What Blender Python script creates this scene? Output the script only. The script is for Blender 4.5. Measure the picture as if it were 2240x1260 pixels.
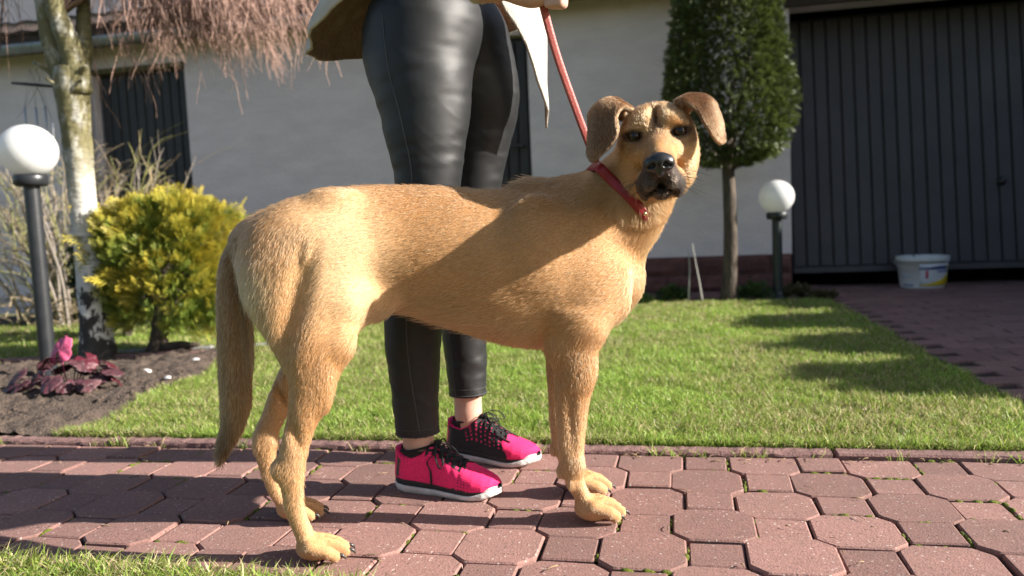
import bpy, math, random
import numpy as np
from mathutils import Vector, Matrix
from mathutils.bvhtree import BVHTree

# ------------------------------------------------------------------ clear
for o in list(bpy.data.objects):
    bpy.data.objects.remove(o)
S = bpy.context.scene
COL = S.collection
R = math.radians

# ------------------------------------------------------------------ camera
CAM_H = 0.60
YAW, PITCH, ROLL = -0.2068, 0.0849, -0.0429
fw = Vector((math.sin(YAW) * math.cos(PITCH), math.cos(YAW) * math.cos(PITCH), -math.sin(PITCH)))
r0 = Vector((math.cos(YAW), -math.sin(YAW), 0))
u0 = r0.cross(fw)
rr = r0 * math.cos(ROLL) + u0 * math.sin(ROLL)
uu = -r0 * math.sin(ROLL) + u0 * math.cos(ROLL)
cd = bpy.data.cameras.new('camera')
cd.sensor_width = 36
cd.lens = 1727.9 / 2240 * 36
cd.clip_start = 0.02
cd.clip_end = 1000
cd.dof.use_dof = True
cd.dof.focus_distance = 1.50
cd.dof.aperture_fstop = 3.4
cam = bpy.data.objects.new('camera', cd)
COL.objects.link(cam)
M3 = Matrix((rr, uu, -fw)).transposed()
cam.matrix_world = Matrix.Translation((0, 0, CAM_H)) @ M3.to_4x4()
S.camera = cam

# ------------------------------------------------------------------ light
SUN_EL, SUN_AZ = 25.0, 1.2          # azimuth measured from +X towards +Y
ts = Vector((math.cos(R(SUN_EL)) * math.cos(R(SUN_AZ)), math.cos(R(SUN_EL)) * math.sin(R(SUN_AZ)), math.sin(R(SUN_EL))))
W = bpy.data.worlds.new('World')
S.world = W
W.use_nodes = True
nt = W.node_tree
sky = nt.nodes.new('ShaderNodeTexSky')
sky.sky_type = 'NISHITA'
sky.sun_disc = False
sky.sun_elevation = R(SUN_EL)
sky.sun_rotation = R(90 - SUN_AZ)
sky.air_density = 1.0
sky.dust_density = 1.5
bg = nt.nodes['Background']
bg.inputs['Strength'].default_value = 0.060
nt.links.new(sky.outputs[0], bg.inputs['Color'])
sl = bpy.data.lights.new('sun', 'SUN')
sl.energy = 5.0
sl.angle = R(0.55)
sl.color = (1.0, 0.935, 0.85)
sun = bpy.data.objects.new('sun', sl)
COL.objects.link(sun)
sun.rotation_euler = ts.to_track_quat('Z', 'Y').to_euler()
S.view_settings.view_transform = 'Standard'
S.view_settings.look = 'None'
S.view_settings.gamma = 1
S.view_settings.exposure = 1.40
S.view_settings.use_curve_mapping = False
S.render.engine = 'CYCLES'
S.cycles.use_denoising = True
S.cycles.max_bounces = 8
S.cycles.transparent_max_bounces = 8
S.cycles.caustics_reflective = False
S.cycles.caustics_refractive = False
S.cycles.sample_clamp_indirect = 6

# ================================================================== helpers
def tag(o, label=None, cat=None, group=None, kind=None):
    if label: o['label'] = label
    if cat: o['category'] = cat
    if group: o['group'] = group
    if kind: o['kind'] = kind
    return o

def empty(name, loc=(0, 0, 0), rz=0.0):
    o = bpy.data.objects.new(name, None)
    o.empty_display_size = 0.1
    COL.objects.link(o)
    o.location = loc
    o.rotation_euler = (0, 0, rz)
    return o

def new_mesh(name, V, F, attrs=None, smooth=True):
    """V (n,3); F a list of arrays, each (m,k) of equal sided faces"""
    V = np.asarray(V, np.float32)
    if isinstance(F, np.ndarray): F = [F]
    F = [np.asarray(f, np.int32) for f in F if len(f)]
    me = bpy.data.meshes.new(name)
    me.vertices.add(len(V))
    me.vertices.foreach_set('co', V.ravel())
    nl = sum(f.size for f in F)
    npoly = sum(len(f) for f in F)
    me.loops.add(nl)
    me.loops.foreach_set('vertex_index', np.concatenate([f.ravel() for f in F]))
    me.polygons.add(npoly)
    starts = []; s = 0
    for f in F:
        starts.append(s + np.arange(len(f)) * f.shape[1]); s += f.size
    me.polygons.foreach_set('loop_start', np.concatenate(starts).astype(np.int32))
    me.polygons.foreach_set('use_smooth', np.full(npoly, smooth))
    me.update(calc_edges=True)
    me.validate()
    if attrs:
        for k, c in attrs.items():
            a = me.color_attributes.new(k, 'FLOAT_COLOR', 'POINT')
            c = np.asarray(c, np.float32)
            if c.shape[1] == 3: c = np.concatenate([c, np.ones((len(c), 1), np.float32)], 1)
            a.data.foreach_set('color', c.ravel())
    return me

def add(name, me, m=None, parent=None, loc=None):
    o = bpy.data.objects.new(name, me)
    COL.objects.link(o)
    if m is not None and not len(me.materials): me.materials.append(m)
    if parent is not None: o.parent = parent
    if loc is not None: o.location = loc
    return o

class MB:
    """collects simple solids"""
    def __init__(s):
        s.V = []; s.F = {}; s.n = 0; s.C = []
    def raw(s, V, F, col=None):
        V = np.asarray(V, float)
        for f in (F if isinstance(F, list) else [F]):
            f = np.asarray(f, int)
            s.F.setdefault(f.shape[1], []).append(f + s.n)
        s.V.append(V); s.n += len(V)
        if col is not None:
            col = np.asarray(col, float)
            s.C.append(np.tile(col, (len(V), 1)) if col.ndim == 1 else col)
        return s
    def box(s, a, b, ch=0.0, col=None):
        x0, y0, z0 = a; x1, y1, z1 = b
        if ch <= 0:
            V = [(x0,y0,z0),(x1,y0,z0),(x1,y1,z0),(x0,y1,z0),(x0,y0,z1),(x1,y0,z1),(x1,y1,z1),(x0,y1,z1)]
            F = [[0,3,2,1],[4,5,6,7],[0,1,5,4],[1,2,6,5],[2,3,7,6],[3,0,4,7]]
            return s.raw(V, np.array(F), col)
        V = []; c = ch
        for ix, X in ((0, x0), (1, x1)):
            for iy, Y in ((0, y0), (1, y1)):
                for iz, Z in ((0, z0), (1, z1)):
                    sx, sy, sz = 1 - 2*ix, 1 - 2*iy, 1 - 2*iz
                    V += [(X, Y + sy*c, Z + sz*c), (X + sx*c, Y, Z + sz*c), (X + sx*c, Y + sy*c, Z)]
        def id(ix, iy, iz, k): return ((ix*2 + iy)*2 + iz)*3 + k
        Q = []; T = []
        Q += [[id(0,0,0,0),id(0,0,1,0),id(0,1,1,0),id(0,1,0,0)],[id(1,0,0,0),id(1,1,0,0),id(1,1,1,0),id(1,0,1,0)]]
        Q += [[id(0,0,0,1),id(1,0,0,1),id(1,0,1,1),id(0,0,1,1)],[id(0,1,0,1),id(0,1,1,1),id(1,1,1,1),id(1,1,0,1)]]
        Q += [[id(0,0,0,2),id(0,1,0,2),id(1,1,0,2),id(1,0,0,2)],[id(0,0,1,2),id(1,0,1,2),id(1,1,1,2),id(0,1,1,2)]]
        for a_ in (0,1):
            for b_ in (0,1):
                e = [id(a_,b_,0,0),id(a_,b_,1,0),id(a_,b_,1,1),id(a_,b_,0,1)]; Q.append(e if a_ != b_ else e[::-1])
                e = [id(a_,0,b_,0),id(a_,1,b_,0),id(a_,1,b_,2),id(a_,0,b_,2)]; Q.append(e[::-1] if a_ != b_ else e)
                e = [id(0,a_,b_,1),id(1,a_,b_,1),id(1,a_,b_,2),id(0,a_,b_,2)]; Q.append(e if a_ != b_ else e[::-1])
        for ix in (0,1):
            for iy in (0,1):
                for iz in (0,1):
                    e = [id(ix,iy,iz,0),id(ix,iy,iz,1),id(ix,iy,iz,2)]
                    T.append(e if (ix+iy+iz) % 2 else e[::-1])
        return s.raw(V, [np.array(Q), np.array(T)], col)
    def tube(s, P, r, n=8, cap=True, col=None, ell=None):
        P = np.asarray(P, float); m = len(P)
        r = np.broadcast_to(np.asarray(r, float), (m,))
        t = np.gradient(P, axis=0); t /= np.linalg.norm(t, axis=1, keepdims=True) + 1e-12
        ref = np.array([0, 0, 1.0]) if abs(t[:, 2]).mean() < 0.8 else np.array([1.0, 0, 0])
        a = np.cross(t, ref); a /= np.linalg.norm(a, axis=1, keepdims=True) + 1e-12
        b = np.cross(t, a)
        th = np.linspace(0, 2*np.pi, n, endpoint=False)
        ea, eb = ell or (1, 1)
        V = P[:, None] + r[:, None, None]*(a[:, None]*np.cos(th)[None, :, None]*ea + b[:, None]*np.sin(th)[None, :, None]*eb)
        V = V.reshape(-1, 3)
        i = np.arange(m-1)[:, None]*n; j = np.arange(n)[None]; k = (j+1) % n
        Q = np.stack([i+j, i+n+j, i+n+k, i+k], -1).reshape(-1, 4)
        F = [Q]
        if cap:
            V = np.concatenate([V, P[:1], P[-1:]])
            c0, c1 = m*n, m*n+1; jj = np.arange(n); kk = (jj+1) % n
            F.append(np.stack([np.full(n, c0), jj, kk], -1))
            F.append(np.stack([np.full(n, c1), (m-1)*n+kk, (m-1)*n+jj], -1))
        if col is not None and np.asarray(col).ndim == 2:
            cc = np.repeat(np.asarray(col), n, 0)
            if cap: cc = np.concatenate([cc, cc[:1], cc[-1:]])
            col = cc
        return s.raw(V, F, col)
    def lathe(s, prof, n=32, c=(0, 0, 0), col=None):
        prof = np.asarray(prof, float); m = len(prof)
        th = np.linspace(0, 2*np.pi, n, endpoint=False)
        V = np.stack([prof[:, 0][:, None]*np.cos(th), prof[:, 0][:, None]*np.sin(th), np.repeat(prof[:, 1][:, None], n, 1)], -1).reshape(-1, 3) + np.asarray(c)
        i = np.arange(m-1)[:, None]*n; j = np.arange(n)[None]; k = (j+1) % n
        return s.raw(V, np.stack([i+j, i+k, i+n+k, i+n+j], -1).reshape(-1, 4), col)
    def mesh(s, name, smooth=False):
        F = [np.concatenate(v) for v in s.F.values()]
        return new_mesh(name, np.concatenate(s.V), F, {'col': np.concatenate(s.C)} if s.C else None, smooth)
    def build(s, name, m, parent=None, smooth=False, loc=None):
        return add(name, s.mesh(name, smooth), m, parent, loc)

def crom(P, n):
    """Catmull-Rom through rows of P -> n samples"""
    P = np.asarray(P, float)
    E_ = np.concatenate([2*P[:1]-P[1:2], P, 2*P[-1:]-P[-2:-1]])
    t = np.linspace(0, len(P)-1, n); i = np.minimum(t.astype(int), len(P)-2); f = (t-i)
    f = f.reshape((-1,) + (1,)*(P.ndim-1))
    p0, p1, p2, p3 = E_[i], E_[i+1], E_[i+2], E_[i+3]
    return .5*((2*p1)+(-p0+p2)*f+(2*p0-5*p1+4*p2-p3)*f*f+(-p0+3*p1-3*p2+p3)*f**3)

def sheet_solid(G, th):
    """grid of points (m,n,3) -> closed solid of thickness th"""
    m, n = G.shape[:2]
    du = np.gradient(G, axis=0); dv = np.gradient(G, axis=1)
    N = np.cross(du, dv); N /= np.linalg.norm(N, axis=2, keepdims=True) + 1e-9
    th = np.broadcast_to(np.asarray(th, float), (m, n))[..., None]
    V = np.concatenate([(G+N*th/2).reshape(-1, 3), (G-N*th/2).reshape(-1, 3)])
    i = np.arange(m-1)[:, None]*n; j = np.arange(n-1)[None]
    Q = np.stack([i+j, i+n+j, i+n+j+1, i+j+1], -1).reshape(-1, 4)
    K = m*n
    b = np.concatenate([np.arange(n), (np.arange(1, m))*n+n-1, (m-1)*n+np.arange(n-2, -1, -1), np.arange(m-2, 0, -1)*n])
    b2 = np.roll(b, -1)
    return V, np.concatenate([Q, Q[:, ::-1]+K, np.stack([b, b2, b2+K, b+K], -1)])

def vnoise(P, seed=0):
    """smooth value noise, P (n,3) -> (n,) in -1..1"""
    P = np.asarray(P, float); i = np.floor(P).astype(np.int64); f = P-i; f = f*f*(3-2*f)
    def h(a, b, c):
        n = (a*374761393 + b*668265263 + c*2147483647 + seed*1274126177) & 0xffffffff
        n = ((n ^ (n >> 13))*1274126177) & 0xffffffff
        return ((n ^ (n >> 16)) & 0xffff)/32767.5-1
    out = 0
    for a in (0, 1):
        for b in (0, 1):
            for c in (0, 1):
                w = (f[:, 0] if a else 1-f[:, 0])*(f[:, 1] if b else 1-f[:, 1])*(f[:, 2] if c else 1-f[:, 2])
                out = out + w*h(i[:, 0]+a, i[:, 1]+b, i[:, 2]+c)
    return out

# ------------------------------------------------------------------ signed distance bodies
class Field:
    def __init__(s, lo, hi, h):
        s.lo = np.array(lo, float); s.h = h
        s.n = np.ceil((np.array(hi)-s.lo)/h).astype(int)+1
        s.F = np.full(s.n, .1, np.float32)
    def region(s, lo, hi, mg):
        a = np.clip(np.floor((np.array(lo)-mg-s.lo)/s.h).astype(int), 0, s.n-1)
        b = np.clip(np.ceil((np.array(hi)+mg-s.lo)/s.h).astype(int)+1, 1, s.n)
        ax = [(s.lo[k]+s.h*np.arange(a[k], b[k])).astype(np.float32) for k in range(3)]
        sl_ = tuple(slice(a[k], b[k]) for k in range(3))
        return sl_, ax[0][:, None, None], ax[1][None, :, None], ax[2][None, None, :]
    def mix(s, sl_, d, k, sub=False):
        a = s.F[sl_]
        if sub:
            a2, b2 = -a, d
            h = np.maximum(k-np.abs(a2-b2), 0)/k
            s.F[sl_] = -(np.minimum(a2, b2)-h*h*k/4)
        else:
            h = np.maximum(k-np.abs(a-d), 0)/k
            s.F[sl_] = np.minimum(a, d)-h*h*k/4
    def cone(s, a, b, ra, rb, k=.02, sq=(1, 1, 1)):
        a = np.array(a, float); b = np.array(b, float); m = max(ra, rb)
        sq = np.array(sq, float)
        sl_, X, Y, Z = s.region(np.minimum(a, b)-m/sq.min(), np.maximum(a, b)+m/sq.min(), k+.02)
        ab = (b-a)*sq
        px, py, pz = (X-a[0])*sq[0], (Y-a[1])*sq[1], (Z-a[2])*sq[2]
        t = np.clip((px*ab[0]+py*ab[1]+pz*ab[2])/(ab@ab+1e-12), 0, 1)
        d = np.sqrt((px-t*ab[0])**2+(py-t*ab[1])**2+(pz-t*ab[2])**2)-(ra+(rb-ra)*t)
        s.mix(sl_, d/sq.max(), k)
    def chain(s, pts, k=.02, sq=(1, 1, 1)):
        for p, q in zip(pts[:-1], pts[1:]): s.cone(p[:3], q[:3], p[3], q[3], k, sq)
    def ell(s, c, r, k=.02, M=None, sub=False):
        """M rows: local axes"""
        c = np.array(c, float); r = np.array(r, float); M = np.eye(3) if M is None else np.asarray(M)
        e = np.sqrt(((M*r[:, None])**2).sum(0))
        sl_, X, Y, Z = s.region(c-e, c+e, k+.02)
        X = X-c[0]; Y = Y-c[1]; Z = Z-c[2]
        q = [(M[i, 0]*X+M[i, 1]*Y+M[i, 2]*Z)/r[i] for i in range(3)]
        k0 = np.sqrt(q[0]**2+q[1]**2+q[2]**2)
        k1 = np.sqrt((q[0]/r[0])**2+(q[1]/r[1])**2+(q[2]/r[2])**2)+1e-6
        s.mix(sl_, k0*(k0-1)/k1, k, sub)
    def loft_x(s, st, k=.02):
        """stations (x, ztop, zbot, halfwidth, yc)"""
        st = np.array(st, float)
        sl_, X, Y, Z = s.region((st[0, 0], -.16, st[:, 2].min()), (st[-1, 0], .16, st[:, 1].max()), k+.02)
        xs = X.ravel(); fine = crom(st, 200)
        zt, zb, w, yc = [np.interp(xs, fine[:, 0], fine[:, c])[:, None, None] for c in (1, 2, 3, 4)]
        hh = (zt-zb)/2; zc = (zt+zb)/2
        # egg section: fuller towards the top third
        v = (Z-zc)/hh; wy = w*(1-.10*np.clip(-v, 0, 1))
        q = ((np.abs(Y-yc)/wy)**2.15+np.abs(v)**2.15)**(1/2.15)
        d = (q-1)*np.minimum(w, hh)
        ex = np.maximum(st[0, 0]-X, X-st[-1, 0])
        d = np.maximum(d, ex)
        s.mix(sl_, d.astype(np.float32), k)
    def loft_z(s, st, k=.02, pw=2.15):
        """stations (z, xc, hx, yc, hy), z falling"""
        st = np.array(st, float)[::-1]; fine = crom(st, 240)
        sl_, X, Y, Z = s.region(((st[:, 1]-st[:, 2]).min(), (st[:, 3]-st[:, 4]).min(), st[0, 0]), ((st[:, 1]+st[:, 2]).max(), (st[:, 3]+st[:, 4]).max(), st[-1, 0]), k+.02)
        zs_ = Z.ravel(); xc, hx, yc, hy = [np.interp(zs_, fine[:, 0], fine[:, c])[None, None, :] for c in (1, 2, 3, 4)]
        q = ((np.abs(X-xc)/hx)**pw+(np.abs(Y-yc)/hy)**pw)**(1/pw)
        d = (q-1)*np.minimum(hx, hy)
        d = np.maximum(d, np.maximum(st[0, 0]-Z, Z-st[-1, 0]))
        s.mix(sl_, d.astype(np.float32), k)
    def mesh(s, smooth_it=2):
        F = s.F; h = s.h
        ins = F < 0
        c = np.zeros(tuple(np.array(F.shape)-1), np.uint8)
        nx, ny, nz = F.shape
        off = [(a, b, d) for a in (0, 1) for b in (0, 1) for d in (0, 1)]
        for a, b, d in off: c += ins[a:nx-1+a, b:ny-1+b, d:nz-1+d]
        I = np.argwhere((c > 0) & (c < 8))
        vals = np.stack([F[I[:, 0]+a, I[:, 1]+b, I[:, 2]+d] for a, b, d in off], 1)
        offs = np.array(off, float)
        acc = np.zeros((len(I), 3)); cnt = np.zeros(len(I))
        for p in range(8):
            for q in range(p+1, 8):
                if np.abs(offs[p]-offs[q]).sum() != 1: continue
                va, vb = vals[:, p], vals[:, q]; m = (va < 0) != (vb < 0)
                t = np.where(m, va/np.where(m, va-vb, 1), 0)
                acc += np.where(m[:, None], offs[p]+(offs[q]-offs[p])*t[:, None], 0); cnt += m
        V = s.lo+h*(I+acc/cnt[:, None])
        idx = np.full(c.shape, -1, np.int32); idx[I[:, 0], I[:, 1], I[:, 2]] = np.arange(len(I))
        Q = []
        for ax in range(3):
            o1, o2 = [(1, 2), (2, 0), (0, 1)][ax]
            A = ins; sh = [slice(None)]*3; sh2 = [slice(None)]*3
            sh[ax] = slice(0, -1); sh2[ax] = slice(1, None)
            ch = A[tuple(sh)] != A[tuple(sh2)]
            E_ = np.argwhere(ch)
            E_ = E_[(E_[:, o1] > 0) & (E_[:, o2] > 0) & (E_[:, o1] < F.shape[o1]-1) & (E_[:, o2] < F.shape[o2]-1)]
            inn = A[E_[:, 0], E_[:, 1], E_[:, 2]]
            def g(d1, d2):
                J = E_.copy(); J[:, o1] -= d1; J[:, o2] -= d2
                return idx[J[:, 0], J[:, 1], J[:, 2]]
            q = np.stack([g(1, 1), g(0, 1), g(0, 0), g(1, 0)], 1)
            q[~inn] = q[~inn][:, ::-1]
            Q.append(q)
        Q = np.concatenate(Q); Q = Q[(Q >= 0).all(1)]
        for it in range(smooth_it): V = relax(V, Q, .5)
        return V, Q

def relax(V, Q, f):
    e = np.concatenate([Q[:, [0, 1]], Q[:, [1, 2]], Q[:, [2, 3]], Q[:, [3, 0]]])
    n = np.bincount(e[:, 0], minlength=len(V))+np.bincount(e[:, 1], minlength=len(V))
    A = np.stack([np.bincount(e[:, 0], V[e[:, 1], k], len(V))+np.bincount(e[:, 1], V[e[:, 0], k], len(V)) for k in range(3)], 1)
    return V*(1-f)+A/np.maximum(n, 1)[:, None]*f

def vnormals(V, Q):
    n = np.cross(V[Q[:, 2]]-V[Q[:, 0]], V[Q[:, 3]]-V[Q[:, 1]])
    N = np.stack([sum(np.bincount(Q[:, c], n[:, k], len(V)) for c in range(4)) for k in range(3)], 1)
    return N/(np.linalg.norm(N, axis=1, keepdims=True)+1e-12)

def sstep(a, b, x):
    t = np.clip((x-a)/(b-a), 0, 1)
    return t*t*(3-2*t)

# ------------------------------------------------------------------ materials
def mat(name, col, col2=None, scale=30, rough=.6, bump=0., bscale=None, detail=5, attr=None, var=0., metallic=0.,
        spec=.5, trans=0., stretch=(1, 1, 1), rand=0., world=True, sss=0., coat=0., bdist=.01, sheen=0., lo=.35, hi=.65, speck=0.):
    m = bpy.data.materials.new(name); m.use_nodes = True
    n = m.node_tree.nodes; L = m.node_tree.links
    b = n['Principled BSDF']; out = n['Material Output']
    b.inputs['Roughness'].default_value = rough
    b.inputs['Metallic'].default_value = metallic
    b.inputs['Specular IOR Level'].default_value = spec
    b.inputs['Coat Weight'].default_value = coat
    b.inputs['Sheen Weight'].default_value = sheen
    if sss:
        b.inputs['Subsurface Weight'].default_value = sss
        b.inputs['Subsurface Radius'].default_value = (.01, .005, .003)
    if world:
        g = n.new('ShaderNodeNewGeometry'); src = g.outputs['Position']
    else:
        g = n.new('ShaderNodeTexCoord'); src = g.outputs['Object']
    mp = n.new('ShaderNodeMapping'); mp.inputs['Scale'].default_value = stretch
    L.new(src, mp.inputs['Vector'])
    nz = n.new('ShaderNodeTexNoise'); nz.inputs['Scale'].default_value = scale; nz.inputs['Detail'].default_value = detail
    nz.inputs['Roughness'].default_value = .6
    L.new(mp.outputs[0], nz.inputs['Vector'])
    if attr:
        a = n.new('ShaderNodeAttribute'); a.attribute_name = attr; c = a.outputs['Color']
    else:
        mx = n.new('ShaderNodeMix'); mx.data_type = 'RGBA'
        mx.inputs['A'].default_value = (*col, 1); mx.inputs['B'].default_value = (*(col2 or col), 1)
        mr = n.new('ShaderNodeMapRange'); mr.inputs['From Min'].default_value = lo; mr.inputs['From Max'].default_value = hi
        L.new(nz.outputs['Fac'], mr.inputs['Value']); L.new(mr.outputs[0], mx.inputs['Factor'])
        c = mx.outputs['Result']
    if speck:
        vo = n.new('ShaderNodeTexVoronoi'); vo.inputs['Scale'].default_value = 150; L.new(mp.outputs[0], vo.inputs['Vector'])
        sx = n.new('ShaderNodeSeparateColor'); L.new(vo.outputs['Color'], sx.inputs[0])
        def lt(v, t, gt=False):
            q = n.new('ShaderNodeMath'); q.operation = 'GREATER_THAN' if gt else 'LESS_THAN'; q.inputs[1].default_value = t; L.new(v, q.inputs[0]); return q.outputs[0]
        def mul(a_, b_):
            q = n.new('ShaderNodeMath'); q.operation = 'MULTIPLY'; L.new(a_, q.inputs[0])
            if isinstance(b_, float): q.inputs[1].default_value = b_
            else: L.new(b_, q.inputs[1])
            return q.outputs[0]
        near_ = lt(vo.outputs['Distance'], .33)
        for ch, col_, k_ in (('Red', (.55, .47, .42, 1), .75), ('Green', (.05, .035, .035, 1), .8)):
            f_ = mul(mul(lt(sx.outputs[ch], 1-speck, True), near_), k_)
            mx = n.new('ShaderNodeMix'); mx.data_type = 'RGBA'; L.new(f_, mx.inputs['Factor']); L.new(c, mx.inputs['A']); mx.inputs['B'].default_value = col_; c = mx.outputs['Result']
        ns_ = n.new('ShaderNodeTexNoise'); ns_.inputs['Scale'].default_value = 7; ns_.inputs['Detail'].default_value = 8; ns_.inputs['Roughness'].default_value = .7; L.new(src, ns_.inputs['Vector'])
        mr = n.new('ShaderNodeMapRange'); mr.inputs[1].default_value = .35; mr.inputs[2].default_value = .7; mr.inputs[3].default_value = 0; mr.inputs[4].default_value = .55; L.new(ns_.outputs['Fac'], mr.inputs[0])
        mx = n.new('ShaderNodeMix'); mx.data_type = 'RGBA'; L.new(mr.outputs[0], mx.inputs['Factor']); L.new(c, mx.inputs['A']); mx.inputs['B'].default_value = (.17, .105, .085, 1); c = mx.outputs['Result']
    if var or rand:
        hs = n.new('ShaderNodeHueSaturation'); L.new(c, hs.inputs['Color'])
        mr = n.new('ShaderNodeMapRange'); mr.inputs['From Min'].default_value = .3 if not rand else 0; mr.inputs['From Max'].default_value = .7 if not rand else 1
        v = var or rand
        mr.inputs['To Min'].default_value = 1-v; mr.inputs['To Max'].default_value = 1+v
        if rand:
            oi = n.new('ShaderNodeObjectInfo'); L.new(oi.outputs['Random'], mr.inputs['Value'])
        else: L.new(nz.outputs['Fac'], mr.inputs['Value'])
        L.new(mr.outputs[0], hs.inputs['Value']); c = hs.outputs['Color']
    L.new(c, b.inputs['Base Color'])
    if bump:
        n2 = n.new('ShaderNodeTexNoise'); n2.inputs['Scale'].default_value = bscale or scale*3; n2.inputs['Detail'].default_value = 6
        L.new(mp.outputs[0], n2.inputs['Vector'])
        bp = n.new('ShaderNodeBump'); bp.inputs['Strength'].default_value = bump; bp.inputs['Distance'].default_value = bdist
        L.new(n2.outputs['Fac'], bp.inputs['Height']); L.new(bp.outputs[0], b.inputs['Normal'])
    if trans:
        tr = n.new('ShaderNodeBsdfTranslucent'); L.new(c, tr.inputs['Color'])
        ms = n.new('ShaderNodeMixShader'); ms.inputs[0].default_value = trans
        L.new(b.outputs[0], ms.inputs[1]); L.new(tr.outputs[0], ms.inputs[2]); L.new(ms.outputs[0], out.inputs['Surface'])
    return m

M = {}
M['plaster'] = mat('plaster', (.84, .75, .76), (.74, .66, .67), scale=3.0, rough=.9, bump=.9, bscale=42, stretch=(1, 1, 3.0), bdist=.008)
M['roof'] = mat('roof_tile', (.045, .03, .026), (.07, .05, .042), scale=9, rough=.8, bump=.5, bscale=30)
M['zinc'] = mat('zinc', (.34, .37, .39), (.27, .30, .32), scale=12, rough=.45, metallic=.5)
M['darkdoor'] = mat('door_paint', (.022, .021, .024), (.032, .031, .034), scale=12, rough=.55, bump=.05)
M['garage'] = mat('garage_paint', (.050, .045, .049), (.064, .058, .062), scale=3, rough=.62, bump=.05, rand=.06)
M['mossy'] = mat('mossy_frame', (.13, .12, .05), (.08, .07, .035), scale=25, rough=.9, bump=.3)
M['plinth'] = mat('plinth_stone', (.165, .070, .062), (.10, .045, .042), scale=14, rough=.9, bump=.9, bscale=40, bdist=.012, rand=.15)
M['mortar'] = mat('mortar', (.05, .042, .04), (.035, .03, .03), scale=40, rough=.95)
M['paver'] = mat('paver', (.300, .160, .136), (.215, .110, .094), scale=130, rough=.92, bump=.5, bscale=260, bdist=.003, rand=.21, speck=.10)
M['driver'] = mat('drive_paver', (.25, .14, .125), (.19, .10, .092), scale=90, rough=.9, bump=.6, bscale=260, bdist=.003, rand=.16, speck=.06)
M['kerb'] = mat('kerb_stone', (.235, .135, .12), (.16, .085, .078), scale=45, rough=.95, bump=.8, bscale=200, bdist=.004)
M['bedding'] = mat('joint_soil', (.035, .027, .02), (.05, .04, .028), scale=80, rough=1, bump=.6)
M['soil'] = mat('garden_soil', (.115, .082, .062), (.06, .043, .033), scale=38, rough=1, bump=1., bscale=130, bdist=.012)
M['under'] = mat('lawn_soil', (.13, .14, .05), (.10, .085, .045), scale=25, rough=1, bump=.5)
M['ground'] = mat('ground_turf', (.05, .075, .02), (.07, .08, .03), scale=6, rough=1, bump=.5)
M['grass'] = mat('grass_blade', (.1, .2, .03), attr='col', rough=.45, spec=.35, trans=.45)
M['moss'] = mat('moss', (.19, .22, .015), (.09, .12, .012), scale=120, rough=1, bump=1, bscale=400)
M['black_metal'] = mat('black_metal', (.016, .018, .022), (.024, .026, .03), scale=20, rough=.38, bump=.03)
M['green_metal'] = mat('green_metal', (.012, .018, .02), (.02, .028, .028), scale=20, rough=.42)
M['globe'] = mat('opal_glass', (.82, .83, .82), (.78, .79, .79), scale=5, rough=.16, sss=.0, trans=.3, coat=.3)
M['wood_bark'] = mat('bark', (.11, .085, .06), (.05, .038, .03), scale=30, rough=.95, bump=1., bscale=60, stretch=(1, 1, .35), bdist=.01)
M['thuja'] = mat('thuja_leaf', (.1, .1, .02), attr='col', rough=.55, trans=.25)
M['twig'] = mat('twig', (.2, .1, .07), attr='col', rough=.7)
M['litter'] = mat('dry_litter', (.3, .2, .1), attr='col', rough=.9)
M['heuchera'] = mat('heuchera_leaf', (.1, .02, .04), attr='col', rough=.42, trans=.28, var=.25, scale=60, bump=.4, bscale=90)
M['pebble'] = mat('pebble', (.72, .70, .66), (.55, .53, .5), scale=40, rough=.7, bump=.3)
M['stone_edge'] = mat('edging_stone', (.30, .30, .29), (.2, .2, .19), scale=40, rough=.95, bump=.6)
M['steel'] = mat('steel_tube', (.55, .56, .58), (.5, .5, .52), scale=20, rough=.45, metallic=.5)
M['slate'] = mat('dark_wood', (.03, .03, .034), (.045, .04, .04), scale=30, rough=.6)
M['stick'] = mat('pale_stick', (.42, .40, .36), (.35, .33, .3), scale=60, rough=.7)
M['bucket'] = mat('bucket_plastic', (.68, .70, .70), (.62, .64, .65), scale=18, rough=.4)
M['print'] = mat('bucket_print', (.5, .5, .5), attr='col', rough=.4)
M['collar'] = mat('red_leather', (.30, .010, .018), (.24, .008, .014), scale=60, rough=.42, bump=.15, bscale=300)
M['leash'] = mat('leash_leather', (.42, .10, .085), (.34, .075, .065), scale=60, rough=.45, bump=.15, bscale=300)
M['brass'] = mat('brass', (.75, .6, .35), (.7, .55, .3), scale=60, rough=.25, metallic=1.)
M['skin'] = mat('skin', (.62, .38, .29), (.55, .32, .24), scale=40, rough=.5, sss=.25)
M['trousers'] = mat('coated_denim', (.010, .0105, .0115), (.017, .0175, .019), scale=420, rough=.5, bump=.35, bscale=900, spec=.42, bdist=.001, lo=.3, hi=.7)
M['stitch'] = mat('stitch', (.055, .055, .06), rough=.6)
M['coat'] = mat('suede_coat', (.66, .60, .52), (.56, .50, .43), scale=25, rough=.95, bump=.35, bscale=160, sheen=.3, trans=.12)
M['lining'] = mat('fleece_lining', (.42, .31, .22), (.32, .22, .15), scale=30, rough=1, bump=.8, bscale=120, trans=.25)
M['hairp'] = mat('hair', (.06, .035, .02), (.09, .05, .03), scale=40, rough=.5, stretch=(1, 1, .2))
M['upper'] = mat('knit_upper', (.8, .02, .15), attr='col', rough=.8, bump=.6, bscale=650, bdist=.0014, var=.28, scale=420)
M['midsole'] = mat('black_foam', (.018, .018, .02), (.03, .03, .032), scale=60, rough=.75, bump=.2)
M['outsole'] = mat('white_foam', (.70, .68, .66), (.52, .49, .46), scale=26, rough=.7, bump=.25, bscale=120)
M['lace'] = mat('lace', (.012, .012, .013), (.022, .022, .022), scale=300, rough=.85, bump=.5, bscale=600)
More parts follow.
